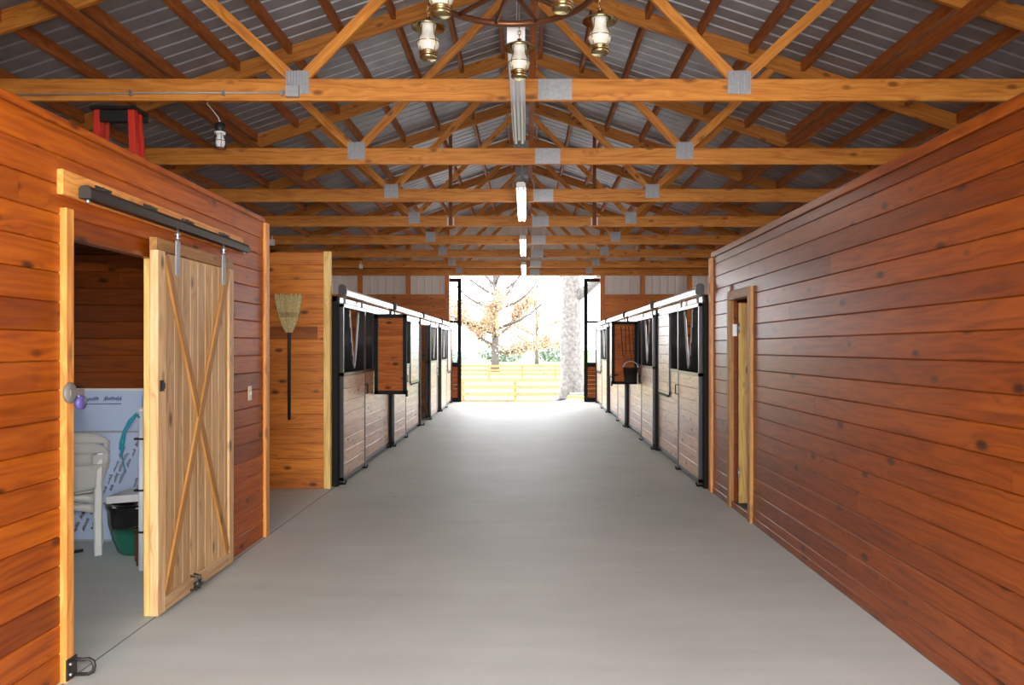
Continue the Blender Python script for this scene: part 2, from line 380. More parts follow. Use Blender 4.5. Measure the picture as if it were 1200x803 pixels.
mb.build('guide_roller',M['iron'],door)
TX0,TX1,TZ0,TZ1=XL+.036,XL+.1,2.332,2.398
for y in (4.82,5.55):
    mb=MB(); mb.box(DX1,DX1+.006,y-.028,y+.028,DZ1-.2,DZ1+.01,'z'); 
    hg=mb.build('hanger',M['galv'],door); hg['label']='grey metal hanger strap'
    mb=MB(); mb.tube([(DX1+.002,y,DZ1-.01),(DX1+.002,y,TZ0+.03)],.008); mb.lathe([(0,0),(.022,0),(.022,.012),(0,.012)],(DX1+.002,y,DZ1+.02),6); mb.lathe([(0,0),(.02,0),(.02,.012),(0,.012)],(DX1+.002,y,DZ1+.045),12)
    mb.build('bolt',M['zinc'],hg)
# track
trk=thing('door_track','long black box track above the cedar sliding door','track',(XL,3.7,2.3))
mb=MB(); mb.box(XL,XL+.03,3.70,6.05,2.33,2.45,'y',.7,.003); mbd=mb.build('mounting_board',M['trimwood'],trk)
prof=[(a*.7,b*.7) for a,b in [(0,0),(.034,0),(.034,.012),(.056,.012),(.056,0),(.09,0),(.09,.06),(.075,.085),(.05,.095),(.02,.09),(0,.075)]]
mb=MB(); mb.prism(prof,(TX0,3.82,TZ0),(0,1,0),(1,0,0),(0,0,1),2.18); mb.build('rail',M['track'],trk)
mb=MB(); mb.prism([(a*.7,b*.7) for a,b in [(0.002,.002),(.088,.002),(.088,.06),(.074,.083),(.05,.092),(.02,.088),(.002,.073)]],(TX0,3.814,TZ0),(0,1,0),(1,0,0),(0,0,1),.006); mb.build('end_cap',M['iron'],trk)
for y in (3.84,5.97):
    mb=MB(); mb.tube([(TX0+.032,y,TZ0-.02),(TX0+.032,y,TZ0)],.01,8); mb.build('stop_bolt',M['zinc'],trk)
for y in (4.0,4.5,5.0,5.6):
    mb=MB(); mb.box(TX0-.01,TX0+.05,y-.03,y+.03,TZ1,TZ1+.012,'y'); mb.box(XL+.03,XL+.037,y-.03,y+.03,TZ0+.05,TZ1+.03,'y'); mb.ball((TX0+.02,y,TZ1+.016),.01,6); mb.build('bracket',M['track'],trk)
# latch plate and padlock on the jamb
o=thing('jamb_latch','round grey latch plate on the door jamb of the tack room','latch',(XL+.03,3.745,1.385))
mb=MB(); mb.lathe([(0,0),(.05,0),(.05,.01),(.03,.02),(0,.02)],(XL+.03,3.745,1.385),20,'x'); mb.build('plate',M['grayhw'],o)
mb=MB(); mb.box(XL+.045,XL+.056,3.72,3.83,1.37,1.40,'y'); mb.build('hasp',M['grayhw'],o)
o=thing('padlock','small purple padlock hanging below the round grey latch','padlock',(XL+.05,3.81,1.3))
mb=MB(); mb.lathe([(0,-.012),(.034,-.012),(.036,0),(.034,.012),(0,.012)],(XL+.05,3.81,1.335),18,'x'); mb.build('body',M['purple'],o)
mb=MB(); mb.tube([(XL+.05,3.81+.02*math.cos(a),1.36+.03*math.sin(a)) for a in [math.pi*i/8 for i in range(9)]],.005,6); mb.build('shackle',M['zinc'],o)
# D shaped floor holder
o=thing('door_holder','dark iron D-shaped door holder at the foot of the tack room jamb','door hardware',(XL+.03,3.75,0))
mb=MB(); mb.box(XL+.03,XL+.038,3.72,3.80,.01,.11,'z'); mb.build('plate',M['iron'],o)
mb=MB(); mb.tube([(XL+.038,3.78,.095),(XL+.075,3.785,.09),(XL+.10,3.79,.092),(XL+.122,3.79,.08),(XL+.128,3.79,.055),(XL+.122,3.79,.03),(XL+.10,3.79,.018),(XL+.038,3.78,.02)],.009,8); mb.build('loop',M['iron'],o)
for z in (.035,.085):
    mb=MB(); mb.ball((XL+.041,3.74,z),.008,6); mb.build('bolt',M['zinc'],o)
o=thing('light_switch','ivory light switch plate on the left wall beyond the sliding door','switch',(XL,6.27,1.2))
mb=MB(); mb.box(XL,XL+.007,6.235,6.305,1.18,1.295,'z',.5,.002); mb.build('plate',M['ivory'],o)
mb=MB(); mb.box(XL+.007,XL+.018,6.262,6.278,1.225,1.25,'z',.5,.002); mb.build('toggle',M['ivory'],o)

# tack room contents ---------------------------------------------------------
def scribble(mb,o,u,v,width,h,words,seed,r=.0018,slant=.25):
    """a handwritten line of loops starting at o, along u, height h along v."""
    rr=random.Random(seed); o,u,v=Vector(o),Vector(u),Vector(v); nrm=u.cross(v); x=0
    lens=[rr.uniform(.6,1.4) for _ in range(words)]; tot=sum(lens)+.35*(words-1)
    for wl in lens:
        L=wl/tot*width; n=max(5,int(L/(h*.35))); pts=[]
        for i in range(n*2+1):
            t=i/(n*2); hh=(rr.uniform(.35,1.0) if i%2 else rr.uniform(-.25,.12))*h
            if i%2==0 and rr.random()<.8: hh=rr.uniform(-.05,.1)*h
            pts.append(o+u*(x+t*L+slant*hh)+v*hh)
        mb.tube([p+nrm*.0022 for p in pts],r,4,smooth=False); x+=L+.35/tot*width
o=thing('whiteboard','tall whiteboard with an underlined blue heading, behind the lower board','whiteboard',(-3.75,6.49,0))
mb=MB(); mb.box(-4.7,-2.75,6.475,6.493,.02,1.245,'x'); mb.build('panel',M['board'],o)
mb=MB(); mb.box(-4.7,-2.75,6.472,6.496,1.245,1.265,'x'); mb.build('edge_strip',M['siding'],o); mb=MB(); mb.box(-4.7,-2.75,6.472,6.496,0,.02,'x'); mb.build('edge_strip',M['siding'],o)
mb=MB(); Yb=6.473
scribble(mb,(-3.66,Yb,1.165),(1,0,0),(0,0,1),.30,.035,2,3,.003); mb.tube([(-3.68,Yb,1.135),(-3.36,Yb,1.137)],.003,4)
mb.build('heading',M['blueink'],o); mb=MB(); mb.tube([(-3.185,Yb,1.2),(-3.19,Yb,1.02)],.0016,4); scribble(mb,(-3.16,Yb,1.15),(1,0,0),(0,0,1),.2,.03,1,5)
mb.build('handwriting',M['blueink'],o)
o=thing('whiteboard','lower whiteboard on the floor covered in slanted black handwriting, in front of the taller one','whiteboard',(-3.75,6.44,0))
mb=MB(); mb.box(-4.6,-2.8,6.445,6.46,.02,.90,'x'); mb.build('panel',M['board'],o)
mb=MB(); mb.box(-4.6,-2.8,6.442,6.463,.90,.915,'x'); mb.build('edge_strip',M['galv'],o); mb=MB(); mb.box(-4.6,-2.8,6.442,6.463,0,.02,'x'); mb.build('edge_strip',M['galv'],o)
mb=MB(); Yb=6.443
u=Vector((.42,0,.9)).normalized(); v=Vector((-.9,0,.42)).normalized()
for i in range(10): scribble(mb,(-3.50+i*.075,Yb,.36+.06*((i*7)%3)),u,v,.34 if i%2 else .46,.032,4,20+i,.0028)
for i in range(3): scribble(mb,(-3.72+i*.07,Yb,.08+i*.01),u,v,.24,.03,2,40+i,.0028)
mb.build('handwriting',M['blackink'],o)
mb=MB(); mb.box(-3.79,-3.775,Yb,Yb+.002,.05,.42,'z'); scribble(mb,(-3.8,Yb,.08),u,v,.22,.02,2,50,.0016); mb.build('blue_stripe',M['rope'],o)
# monobloc chair, front faces -Y
def make_chair(loc,label):
    x0,y0,z0=loc; c=thing('plastic_chair',label,'chair',loc,'stacked white plastic chairs')
    def S(mbx,f,nu,nv,th):
        vs=[];fs=[]
        for k in (0,1):
            for j in range(nv+1):
                for i in range(nu+1):
                    p,nn=f(i/nu,j/nv); vs.append(Vector(p)+Vector(nn)*(th*k)+Vector(loc))
        n=nu+1; N=n*(nv+1)
        for j in range(nv):
            for i in range(nu):
                q=(j*n+i,j*n+i+1,(j+1)*n+i+1,(j+1)*n+i); fs.append(q); fs.append(tuple(N+t for t in q[::-1]))
        ring=[i for i in range(n)]+[j*n+nu for j in range(1,nv+1)]+[nv*n+i for i in range(nu-1,-1,-1)]+[j*n for j in range(nv-1,0,-1)]
        for a,b in zip(ring,ring[1:]+ring[:1]): fs.append((b,a,N+a,N+b))
        mbx.add(vs,fs,smooth=True)
    mb=MB()
    S(mb,lambda u,v:((( u-.5)*(.44+.03*v),-.19+v*.40,.42-.012*math.sin(math.pi*u)+.025*v-(.03*((v-.88)/.12)**2 if v>.88 else 0)),(0,0,1)),12,10,.006)
    S(mb,lambda u,v:(((u-.5)*.45,-.195,.405-v*(.035+.045*abs(2*u-1)**2)),(0,1,0)),12,2,.007)
    mb.build('seat',M['chair'],c)
    mb=MB()
    def bk(u,z):
        hw=.255+.075*min(1,max(0,(z-.49)/.2))**.8; return (u*hw, -.16-.10*(z-.45)/.45+.075*u*u, z)
    def patch(u0,u1,z0_,z1_): S(mb,lambda a,b:(bk(u0+(u1-u0)*a,z0_+(z1_-z0_)*b),(0,1,0)),max(2,int((u1-u0)*8)),3,.008)
    S(mb,lambda a,b:(bk(-1+2*a,.49+(.03+.03*(1-(2*a-1)**2)*0)*0+(.70-.49)*b+(1-b)*.02*(2*a-1)**2),(0,1,0)),14,5,.008)
    patch(-1,-.88,.70,.79); patch(.88,1,.70,.79); patch(-.66,-.15,.70,.79); patch(.15,.66,.70,.79); patch(-.15,.15,.70,.752); patch(-.15,.15,.783,.79)
    def top(a,b):
        u=-1+2*a; z=.79+(.085*(1-abs(u)**5))*b; return (bk(u,z),(0,1,0))
    S(mb,top,18,3,.008)
    mb.tube([Vector(bk(u,.79+.085*(1-abs(u)**5)))+Vector(loc)+Vector((0,.004,0)) for u in [-1+2*i/18 for i in range(19)]],.009,8)
    mb.build('backrest',M['chair'],c)
    for sx in (-1,1):
        mb=MB(); mb.tube([Vector(loc)+Vector(p) for p in ((sx*.318,-.11,.72),(sx*.305,-.05,.66),(sx*.292,.06,.645),(sx*.285,.16,.635),(sx*.262,.19,.60))],[.02,.024,.026,.026,.022],8); mb.build('armrest',M['chair'],c)
        mb=MB(); a=[Vector(loc)+Vector(p) for p in ((sx*.262,.19,.61),(sx*.25,.18,.42),(sx*.26,.195,.2),(sx*.27,.21,0))]
        for p,q in zip(a,a[1:]): mb.beam(p,q,.05,.03,(0,1,0),ch=.01)
        mb.build('leg',M['chair'],c)
        mb=MB(); a=[Vector(loc)+Vector(p) for p in ((sx*.27,-.13,.72),(sx*.255,-.155,.44),(sx*.252,-.175,.2),(sx*.255,-.2,0))]
        for p,q,w_ in zip(a,a[1:],(.05,.062,.058)): mb.beam(p,q,w_,.035,(0,1,0),ch=.01)
        mb.build('leg',M['chair'],c)
    c.rotation_euler.z=math.radians(29)
    return c
ch=make_chair((-3.62,6.07,0),'lower white plastic armchair of the stacked pair, its legs on the floor')
dup(ch,(-3.62,6.07,.072),None,'upper white plastic armchair of the stacked pair, topmost')
o=thing('planter_pot','dark green and black glazed pot beside the white plastic chairs','pot',(-3.05,6.14,0))
mb=MB(); mb.lathe([(0,0),(.13,0),(.15,.02),(.185,.12),(.215,.24),(.22,.34),(.235,.37),(.235,.40),(.205,.40),(.2,.34),(.15,.06),(0,.05)],(-3.05,6.14,0),32); mb.build('body',M['pot'],o)
mb=MB(); mb.prism([(-.19,-.16),(.2,-.16),(.2,.16),(-.19,.16)],(-3.03,6.14,.42),(0,0,1),(1,0,.08),(0,1,0),.055); tag(mb.build('foam_tray',M['white']),'white tray lying on top of the green pot','tray')
o=thing('brown_crate','small dark brown box with a brass rim on the tack room floor','box',(-2.77,5.81,0))
mb=MB(); mb.box(-2.87,-2.67,5.72,5.9,.03,.25,'x',.5,.01); mb.build('body',M['box'],o)
mb=MB(); mb.box(-2.875,-2.665,5.715,5.905,.25,.285,'x',.5,.01); mb.build('lid',M['brass'],o)
for x in (-2.85,-2.69):
    mb=MB(); mb.box(x-.015,x+.015,5.73,5.76,0,.03,'z'); mb.build('foot',M['box'],o)
o=thing('pipe_stand','slim white plastic pipe with black clips, standing behind the door edge','pipe',(-2.77,5.62,0))
mb=MB(); mb.tube([(-2.77,5.62,0),(-2.77,5.62,1.14)],.021,14); mb.lathe([(.021,1.14),(.026,1.14),(.026,1.17),(0,1.175)],(-2.77,5.62,0),14); mb.build('pipe',M['dirtypipe'],o)
for z in (.27,.57,.94):
    mb=MB(); mb.box(-2.815,-2.745,5.595,5.645,z,z+.014,'x',.5,.003); mb.build('clip',M['blackplastic'],o)
mb=MB()
for k in range(2):
    d=.022*k
    mb.tube([(-2.77,5.585-d,1.10+d),(-2.79,5.58,1.13-d*.3),(-2.84+d*.3,5.58,1.08-d),(-2.88+d*.5,5.58,1.0),(-2.90+d,5.58,.93),(-2.905+d*.6,5.58,.875-d)],.009,6)
mb.tube([(-2.90,5.58,.88),(-2.885,5.58,.80),(-2.865,5.58,.71)],.005,6)
tag(mb.build('rope_halter',M['rope']),'teal rope hanging over the top of the white pipe','rope')
mb=MB(); mb.tube([(-3.62,5.98,.01),(-3.42,6.02,.04)],.012,6); tag(mb.build('stick',M['rubber']),'short black stick lying under the plastic chairs','stick')

# ------------------------------------------------------------------ alcove with ladder and broom
YA=8.90
mb=MB(); rr=random.Random(4)
courses(mb,'x',BL+.1,-2.31,0,2.69,.17,YA,.02,(),(.4,.65),15,(4,5),0,ch=.002)
mb.box(BL+.1,-2.31,YA+.02,YA+.06,0,2.69,'x',.3)
mb.box(-3.1,-2.38,YA-.004,YA+.004,1.70,1.845,'x',.02,.002)
mb.build('wall_alcove',M['pine'],kind='structure')
mb=MB(); mb.box(-2.31,-2.235,YA-.02,YA+.07,0,2.70,'z',.8,.006); mb.build('trim_7',M['palepine'],kind='structure')
o=thing('corn_broom','straw broom with a black handle hung bristles up on the pine wall','broom',(-2.66,YA-.05,.8))
bx=-2.69; by=YA-.05
mb=MB(); hts=[(1.775,.03,.02),(1.80,.038,.026),(1.86,.07,.03),(1.95,.105,.03),(2.05,.13,.03),(2.13,.148,.03),(2.19,.158,.028),(2.215,.16,.026)]
rr=random.Random(9)
for k in range(90):
    a=rr.uniform(-1,1); b=rr.uniform(-1,1); top=rr.uniform(-.03,.01)
    mb.tube([(bx+a*w*(1 if i<7 else 1.0+rr.uniform(-.02,.05)),by+b*d*.8,z+(top if i==7 else 0)) for i,(z,w,d) in enumerate(hts)],[.009]*6+[.007,.004],5)
mb.build('bristles',M['straw'],o)
mb=MB()
for z,w in ((1.955,.112),(1.975,.118),(1.995,.124)):
    mb.tube([(bx+(w+.002)*math.cos(a),by+.042*math.sin(a),z) for a in [2*math.pi*i/24 for i in range(24)]],.004,5,True)
mb.build('stitching',M['thread'],o)
mb=MB(); mb.tube([(bx,by,.80),(bx,by,1.76),(bx,by,1.80)],[.019,.019,.021],10); mb.lathe([(0,0),(.014,.005),(.014,.05),(.012,.055)],(bx,by,.78),10); h=mb.build('handle',M['blackplastic'],o)
mb=MB(); mb.tube([(bx-.02,YA-.001,2.0),(bx-.02,YA-.06,2.0),(bx-.02,YA-.06,2.03)],.005,6); tag(mb.build('wall_hook',M['iron']),'thin iron hook that carries the straw broom','hook')
# ladder
lx,ly,lt=-3.66,7.02,3.745
lad=thing('step_ladder','tall red step ladder with a black top cap, above the left wall','ladder',(lx,ly,0))
def lp(sx,z,front): k=(lt-.07-z)/(lt-.07); return (lx+sx*(.15+.16*k), ly+(-.06-.0*k if front else .06+.25*k), z)
for front in (1,0):
    for sx in (-1,1):
        mb=MB(); mb.beam(lp(sx,0,front),lp(sx,lt-.03,front),.04 if not front else .06,.075 if front else .05,(0,1,0),.5,.006); mb.build('side_rail',M['red'],lad)
for i in range(11):
    z=.3+i*.3; a=lp(-1,z,1); b=lp(1,z,1); mb=MB(); mb.beam(a,b,.08,.025,(0,0,1)); mb.build('step',M['zinc'],lad)
for z in (.3,1.5,2.7):
    mb=MB(); mb.beam(lp(-1,z,0),lp(1,z,0),.03,.03); mb.build('rear_brace',M['zinc'],lad)
mb=MB(); mb.box(lx-.2,lx+.2,ly-.13,ly+.13,lt-.03,lt,'x',.5,.01); mb.box(lx-.125,lx+.125,ly-.10,ly-.08,lt-.14,lt-.03,'x',.5,.008); mb.box(lx-.2,lx+.2,ly+.11,ly+.13,lt-.09,lt-.03,'x',.5,.008); mb.build('top_cap',M['blackplastic'],lad)

# ------------------------------------------------------------------ right wall with doorway
DOOR_R=(7.22,7.86,0,2.08)
mb=MB()
courses(mb,'y',YN,8.66,0,2.60,H,XR,.02,[(7.13,7.95,0,2.17)],(.34,.62),23,(3.2,6.0),.14)
for (a,b,z0,z1) in ((YN,DOOR_R[0],0,2.62),(DOOR_R[1],8.66,0,2.62),(DOOR_R[0],DOOR_R[1],2.08,2.62)): mb.box(XR+.02,XR+.05,a,b,z0,z1,'y',.3)
mb.box(XR-.006,XR+.02,YN,8.66,0,.06,'y',.45,.004)
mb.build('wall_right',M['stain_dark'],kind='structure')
mb=MB(); mb.box(XR-.02,XR+.13,YN,8.68,2.60,2.66,'y',.5,.006); mb.build('trim_8',M['stain_dark'],kind='structure')
mb=MB(); mb.box(XR-.03,XR+.02,8.66,8.75,0,2.60,'z',.55,.005); mb.build('trim_9',M['trimwood'],kind='structure')
mb=MB()
mb.box(XR-.03,XR+.02,7.13,7.22,0,2.17,'z',.5,.004); mb.box(XR-.03,XR+.02,7.86,7.95,0,2.17,'z',.35,.004); mb.box(XR-.03,XR+.02,7.22,7.86,2.08,2.17,'y',.35,.004)
mb.box(XR+.02,XR+.05,7.86,7.885,0,2.08,'z',.3); mb.box(XR+.02,XR+.05,7.2,7.22,0,2.08,'z',.3)
mb.build('trim_10',M['brace'],kind='structure')
d=thing('door_1','',"door",(XR+.052,7.86,0)); del d['label']; del d['category']; d['kind']='structure'
mb=MB()
for i in range(6): mb.box(XR+.052+i*.115,XR+.166+i*.115,7.80,7.84,.05,2.05,'z',R.uniform(.4,.65),.004)
mb.build('door_panel',M['palepine'],d)
for z in (.3,1.75):
    mb=MB(); mb.tube([(XR+.05,7.795,z),(XR+.05,7.795,z+.1)],.01,8); mb.build('hinge',M['zinc'],d)
o=thing('light_switch','white light switch plate just inside the right doorway','switch',(XR+.026,7.855,1.7))
mb=MB(); mb.box(XR+.004,XR+.048,7.853,7.86,1.72,1.84,'z',.5,.002); mb.build('plate',M['white'],o)
mb=MB(); mb.box(XR+.02,XR+.032,7.842,7.853,1.765,1.795,'z',.5,.002); mb.build('toggle',M['white'],o)
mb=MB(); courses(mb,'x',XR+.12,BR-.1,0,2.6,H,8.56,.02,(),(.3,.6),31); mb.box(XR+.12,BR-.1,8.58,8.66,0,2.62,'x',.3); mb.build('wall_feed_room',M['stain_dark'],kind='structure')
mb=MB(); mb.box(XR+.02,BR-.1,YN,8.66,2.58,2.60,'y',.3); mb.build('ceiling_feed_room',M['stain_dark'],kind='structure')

# ------------------------------------------------------------------ stalls
SL=[9.0,12.5,16.0,19.5,22.85]; SR=[8.87,12.14,15.65,19.2,22.85]
def boards_h(mb,xa,xb,y0,y1,z0,z1,n,t=(.35,.65)):
    h=(z1-z0)/n
    for i in range(n): mb.box(min(xa,xb),max(xa,xb),y0,y1,z0+i*h+.001,z0+(i+1)*h-.001,'y',R.uniform(*t),.003)
def feeder(parent,XF,s,y0,y1,z0,z1,opened):
    """wood faced window door; closed in the plane of the stall front, open swung square across the aisle."""
    f=MB(); w=MB(); k=MB()
    if not opened:
        a,b=XF+s*.0,XF+s*.032
        lo,hi=min(a,b),max(a,b)
        for q in ((y0,y0+.035,z0,z1),(y1-.035,y1,z0,z1),(y0,y1,z0,z0+.035),(y0,y1,z1-.035,z1)): f.box(lo,hi,*q,'y')
        boards_h(w,XF+s*.004,XF+s*.026,y0+.035,y1-.035,z0+.035,z1-.035,8)
        k.box(min(XF+s*.02,XF+s*.042),max(XF+s*.02,XF+s*.042),y0+.05,y1-.05,z0-.035,z0-.012,'y')
    else:
        W=.47; a,b=XF+s*.02,XF+s*(.02+W); lo,hi=min(a,b),max(a,b)
        for q in ((lo,lo+.055,z0,z1),(hi-.055,hi,z0,z1)): f.box(q[0],q[1],y0,y0+.04,q[2],q[3],'z')
        for q in ((z0,z0+.055),(z1-.055,z1)): f.box(lo,hi,y0,y0+.04,*q,'x')
        n=4; h=(z1-z0-.11)/n
        for i in range(n): w.box(lo+.055,hi-.055,y0+.008,y0+.034,z0+.055+i*h+.0005,z0+.055+(i+1)*h-.0005,'x',R.uniform(.4,.6),.002)
        k.box((lo if s<0 else hi)-.012,(lo if s<0 else hi)+.012,y0-.012,y0+.05,z0-.03,z0+.06,'z')
    fo=f.build('feeder_door',M['steelframe'] if not opened else M['black'],parent)
    w.build('plank_panel',M['stall'] if not opened else M['redwood'],fo); k.build('handle',M['black'],fo)
    return fo
def yoke_h(t,hw=.25,zb=1.36,zt=2.06):
    return zb+(zt-zb)*(abs(t)/hw)**1.3
def stall(side,i,y0,y1,ahead,dlabel,flabel,opened=False,slid=0,doorw=1.25,grill=.92,bars=False):
    s=1 if side=='l' else -1; XF=XL+.005 if s>0 else XR-.005
    X=lambda o:XF+s*o
    def bx(mb,o0,o1,ya,yb,z0,z1,ax='y',t=.5,ch=0): mb.box(min(X(o0),X(o1)),max(X(o0),X(o1)),ya,yb,z0,z1,ax,t,ch)
    fr=thing('horse_stall',flabel,'stall front',(XF,y0,0),'stall fronts along the aisle')
    yd=y0+.1+doorw; yg=yd+grill; ye=y1
    mb=MB(); bx(mb,-.06,.045,y0,y0+.1,0,2.2,'z',.5,.004); mb.build('post',M['black'],fr)
    if i==3:
        mb=MB(); bx(mb,-.06,.045,y1-.1,y1,0,2.2,'z',.5,.004); mb.build('post',M['black'],fr); ye=y1-.1
    # fixed half
    mb=MB(); boards_h(mb,X(-.03),X(.012),yd+.04,ye-.04,.09,1.27,8); 
    mb.build('plank_panel',M['stall'],fr)
    mb=MB()
    for q in ((yd,yd+.04,.03,2.14),(ye-.04,ye,.03,2.14),(yg-.02,yg+.02,1.31,2.14)): bx(mb,-.035,.02,*q,'z')
    for z in (.05,1.27,2.10): bx(mb,-.035,.02,yd,ye,z,z+.04)
    bx(mb,-.035,.02,y0+.1,yd,2.10,2.14)
    mb.build('frame',M['steelframe'],fr)
    mb=MB(); n=int(grill/.055)
    for k in range(1,n): mb.tube([(X(-.005),yd+.04+k*(yg-yd-.04)/n,1.31),(X(-.005),yd+.04+k*(yg-yd-.04)/n,2.11)],.009,6)
    if i!=9: mb.build('grille',M['bar'],fr)
    if ye-.06-yg>.3: feeder(fr,XF,s,yg+.02,ye-.06,.93,2.09,opened)
    if ye-.06-yg>.3 and not opened:
        pass
    mb=MB(); bx(mb,-.035,.028,y0,y1,2.14,2.20,'y',.5,.004); mb.build('header',M['alu'],fr)
    for y in (y0+.12,yd+.02):
        mb=MB(); mb.tube([(X(.03),y,.015),(X(.10),y,.015),(X(.11),y,.05)],.012,8); mb.build('floor_guide',M['black'],fr)
    # track
    tk=thing('stall_track','bright metal door track over %s'%ahead,'track',(XF,y0,2.2),'stall door tracks')
    pr=[(.03,0)]+[(.03+.0,.02)]+[(.075+.045*math.cos(a),.045+.05*math.sin(a)) for a in [math.pi-math.pi*k/8*1.25 for k in range(9)]]
    prof=[(.03,.0),(.03,.05)]+[(.075-.045*math.cos(math.pi*k/8),.05+.045*math.sin(math.pi*k/8)) for k in range(1,8)]+[(.12,.05),(.12,.0),(.1,0),(.1,.012),(.05,.012),(.05,0)]
    mb=MB(); mb.prism(prof,(XF,y0+.14,2.215),(0,1,0),(s,0,0),(0,0,1),y1-y0-.35); mb.build('rail',M['alu'],tk)
    mb=MB(); mb.prism([(.03,.0),(.03,.11),(.05,.13),(.09,.13),(.125,.1),(.125,.03),(.1,.0)],(XF,y0+.08,2.21),(0,1,0),(s,0,0),(0,0,1),.05); mb.build('end_bracket',M['iron'],tk)
    # door
    a0=y0+.1+slid; a1=a0+doorw+.02
    dr=thing('stall_door',dlabel,'stall door',(XF,a0,.03),'sliding stall doors')
    o0,o1=.045,.085
    mb=MB(); boards_h(mb,X(o0+.006),X(o1-.008),a0+.04,a1-.04,.09,1.27,8); mb.build('plank_panel',M['stall'],dr)
    mb=MB()
    for q in ((a0,a0+.04,.03,2.12),(a1-.04,a1,.03,2.12)): bx(mb,o0,o1,*q,'z')
    for z in (.05,1.27,2.08): bx(mb,o0,o1,a0,a1,z,z+.04)
    mb.build('frame',M['steelframe'],dr)
    yc=(a0+a1)/2; mb=MB(); n=21
    for k in range(1,n):
        y=a0+.04+k*(a1-a0-.08)/n; t=y-yc
        zt=2.09 if abs(t)>.25 else yoke_h(t)
        mb.tube([(X(.065),y,1.31),(X(.065),y,zt)],.009,6)
    mb.build('grille',M['bar'],dr)
    mb=MB(); pts=[(X(.068),yc+t*.25/10,min(2.08,yoke_h(t*.025))) for t in range(-10,11)]
    mb.tube(pts,.016,8); y_=mb.build('yoke',M['alu'],dr); y_['label']='pale V-shaped yoke in the door grille'
    mb=MB()
    for y in (a0+.15,a1-.15): bx(mb,.055,.075,y-.025,y+.025,2.12,2.214,'z')
    mb.build('hanger',M['grayhw'],dr)
    mb=MB(); ylat=a1-.02; mb.tube([(X(o1),ylat,1.0),(X(o1+.03),ylat,1.0),(X(o1+.03),ylat,1.12),(X(o1),ylat,1.12)],.008,6); mb.build('latch',M['black'],dr)
    return fr
ordn=['nearest the broom wall','second from the broom wall','third from the broom wall','beside the big doorway']
LF=['left-hand stall front nearest the broom wall, its dark wooden feeder door swung out',
    'second left-hand stall front past the broom wall, wood panel window closed',
    'third left-hand stall front, standing open with its doorway dark',
    'farthest left-hand stall front, beside the open end of the barn']
LD=['left-hand stall door right after the broom wall, pale V yoke in a black grille',
    'left-hand stall door just behind the swung-out dark feeder door',
    'left-hand stall door slid aside past the dark open doorway',
    'farthest left-hand sliding stall door, beside the open end of the barn']
RF=['right-hand stall front nearest the stained wall, with a closed wood feeder window',
    'second right-hand stall front, feeder door swung out holding the black bucket',
    'third right-hand stall front, behind the swung-out feeder door with the bucket',
    'farthest right-hand stall front, beside the open end of the barn']
RD=['right-hand stall door nearest the stained wall, large pale V yoke in its grille',
    'right-hand stall door just before the swung-out feeder door with the bucket',
    'right-hand stall door directly behind the feeder door with the bucket',
    'farthest right-hand sliding stall door, beside the open end of the barn']
TL=['the left stall nearest the broom wall','the second left stall from the broom wall','the third left stall, above the dark doorway','the last left stall by the open end']
TR=['the right stall nearest the stained wall','the right stall whose feeder door holds the bucket','the third right stall, past the bucket','the last right stall by the open end']
for i in range(4):
    stall('l',i,SL[i],SL[i+1],TL[i],LD[i],LF[i],opened=(i==0),slid=1.32 if i==2 else 0,grill=.9)
    stall('r',i,SR[i],SR[i+1],TR[i],RD[i],RF[i],opened=(i==1),grill=.9)
# bucket on the open right feeder door
yb=SR[1]+.1+1.25+.9
o=thing('feed_bucket','black feed bucket hung on the open right-hand feeder door','bucket',(XR-.17,yb-.14,.98))
mb=MB(); mb.lathe([(0,0),(.105,0),(.11,.01),(.135,.25),(.142,.25),(.142,.265),(.128,.265),(.103,.02),(0,.015)],(XR-.17,yb-.14,.98),24); mb.build('body',M['blackplastic'],o)
mb=MB(); mb.tube([(XR-.17+.14*math.cos(a),yb-.14,1.23+.13*math.sin(a)) for a in [math.pi*k/10 for k in range(11)]],.005,6); mb.build('bail_handle',M['zinc'],o)
for dx,lab in ((-.30,'black strap on the open right-hand feeder door, farther from the hinge'),(-.16,'black strap on the open right-hand feeder door, nearer the hinge')):
    mb=MB(); mb.tube([(XR+dx-.03,yb-.01,2.0),(XR+dx,yb-.02,1.5),(XR+dx+.03,yb-.02,1.42),(XR+dx+.06,yb-.02,1.5),(XR+dx+.05,yb-.01,2.0)],.007,6)
    tag(mb.build('hanging_strap',M['rubber']),lab,'strap')
# stall dividers
for k,(xs,ys,side) in enumerate((((BL+.1,XL-.06),SL[1:-1],'l'),((XR+.06,BR-.1),SR[:-1],'r'))):
    for j,y in enumerate(ys):
        mb=MB(); n=13
        for i in range(n): mb.box(xs[0],xs[1],y+.03,y+.07,i*.165+.001,(i+1)*.165-.001,'x',R.uniform(.3,.6),.003)
        mb.build('wall_stall_%s_%d'%('left' if side=='l' else 'right',j+1),M['pine'],kind='structure')

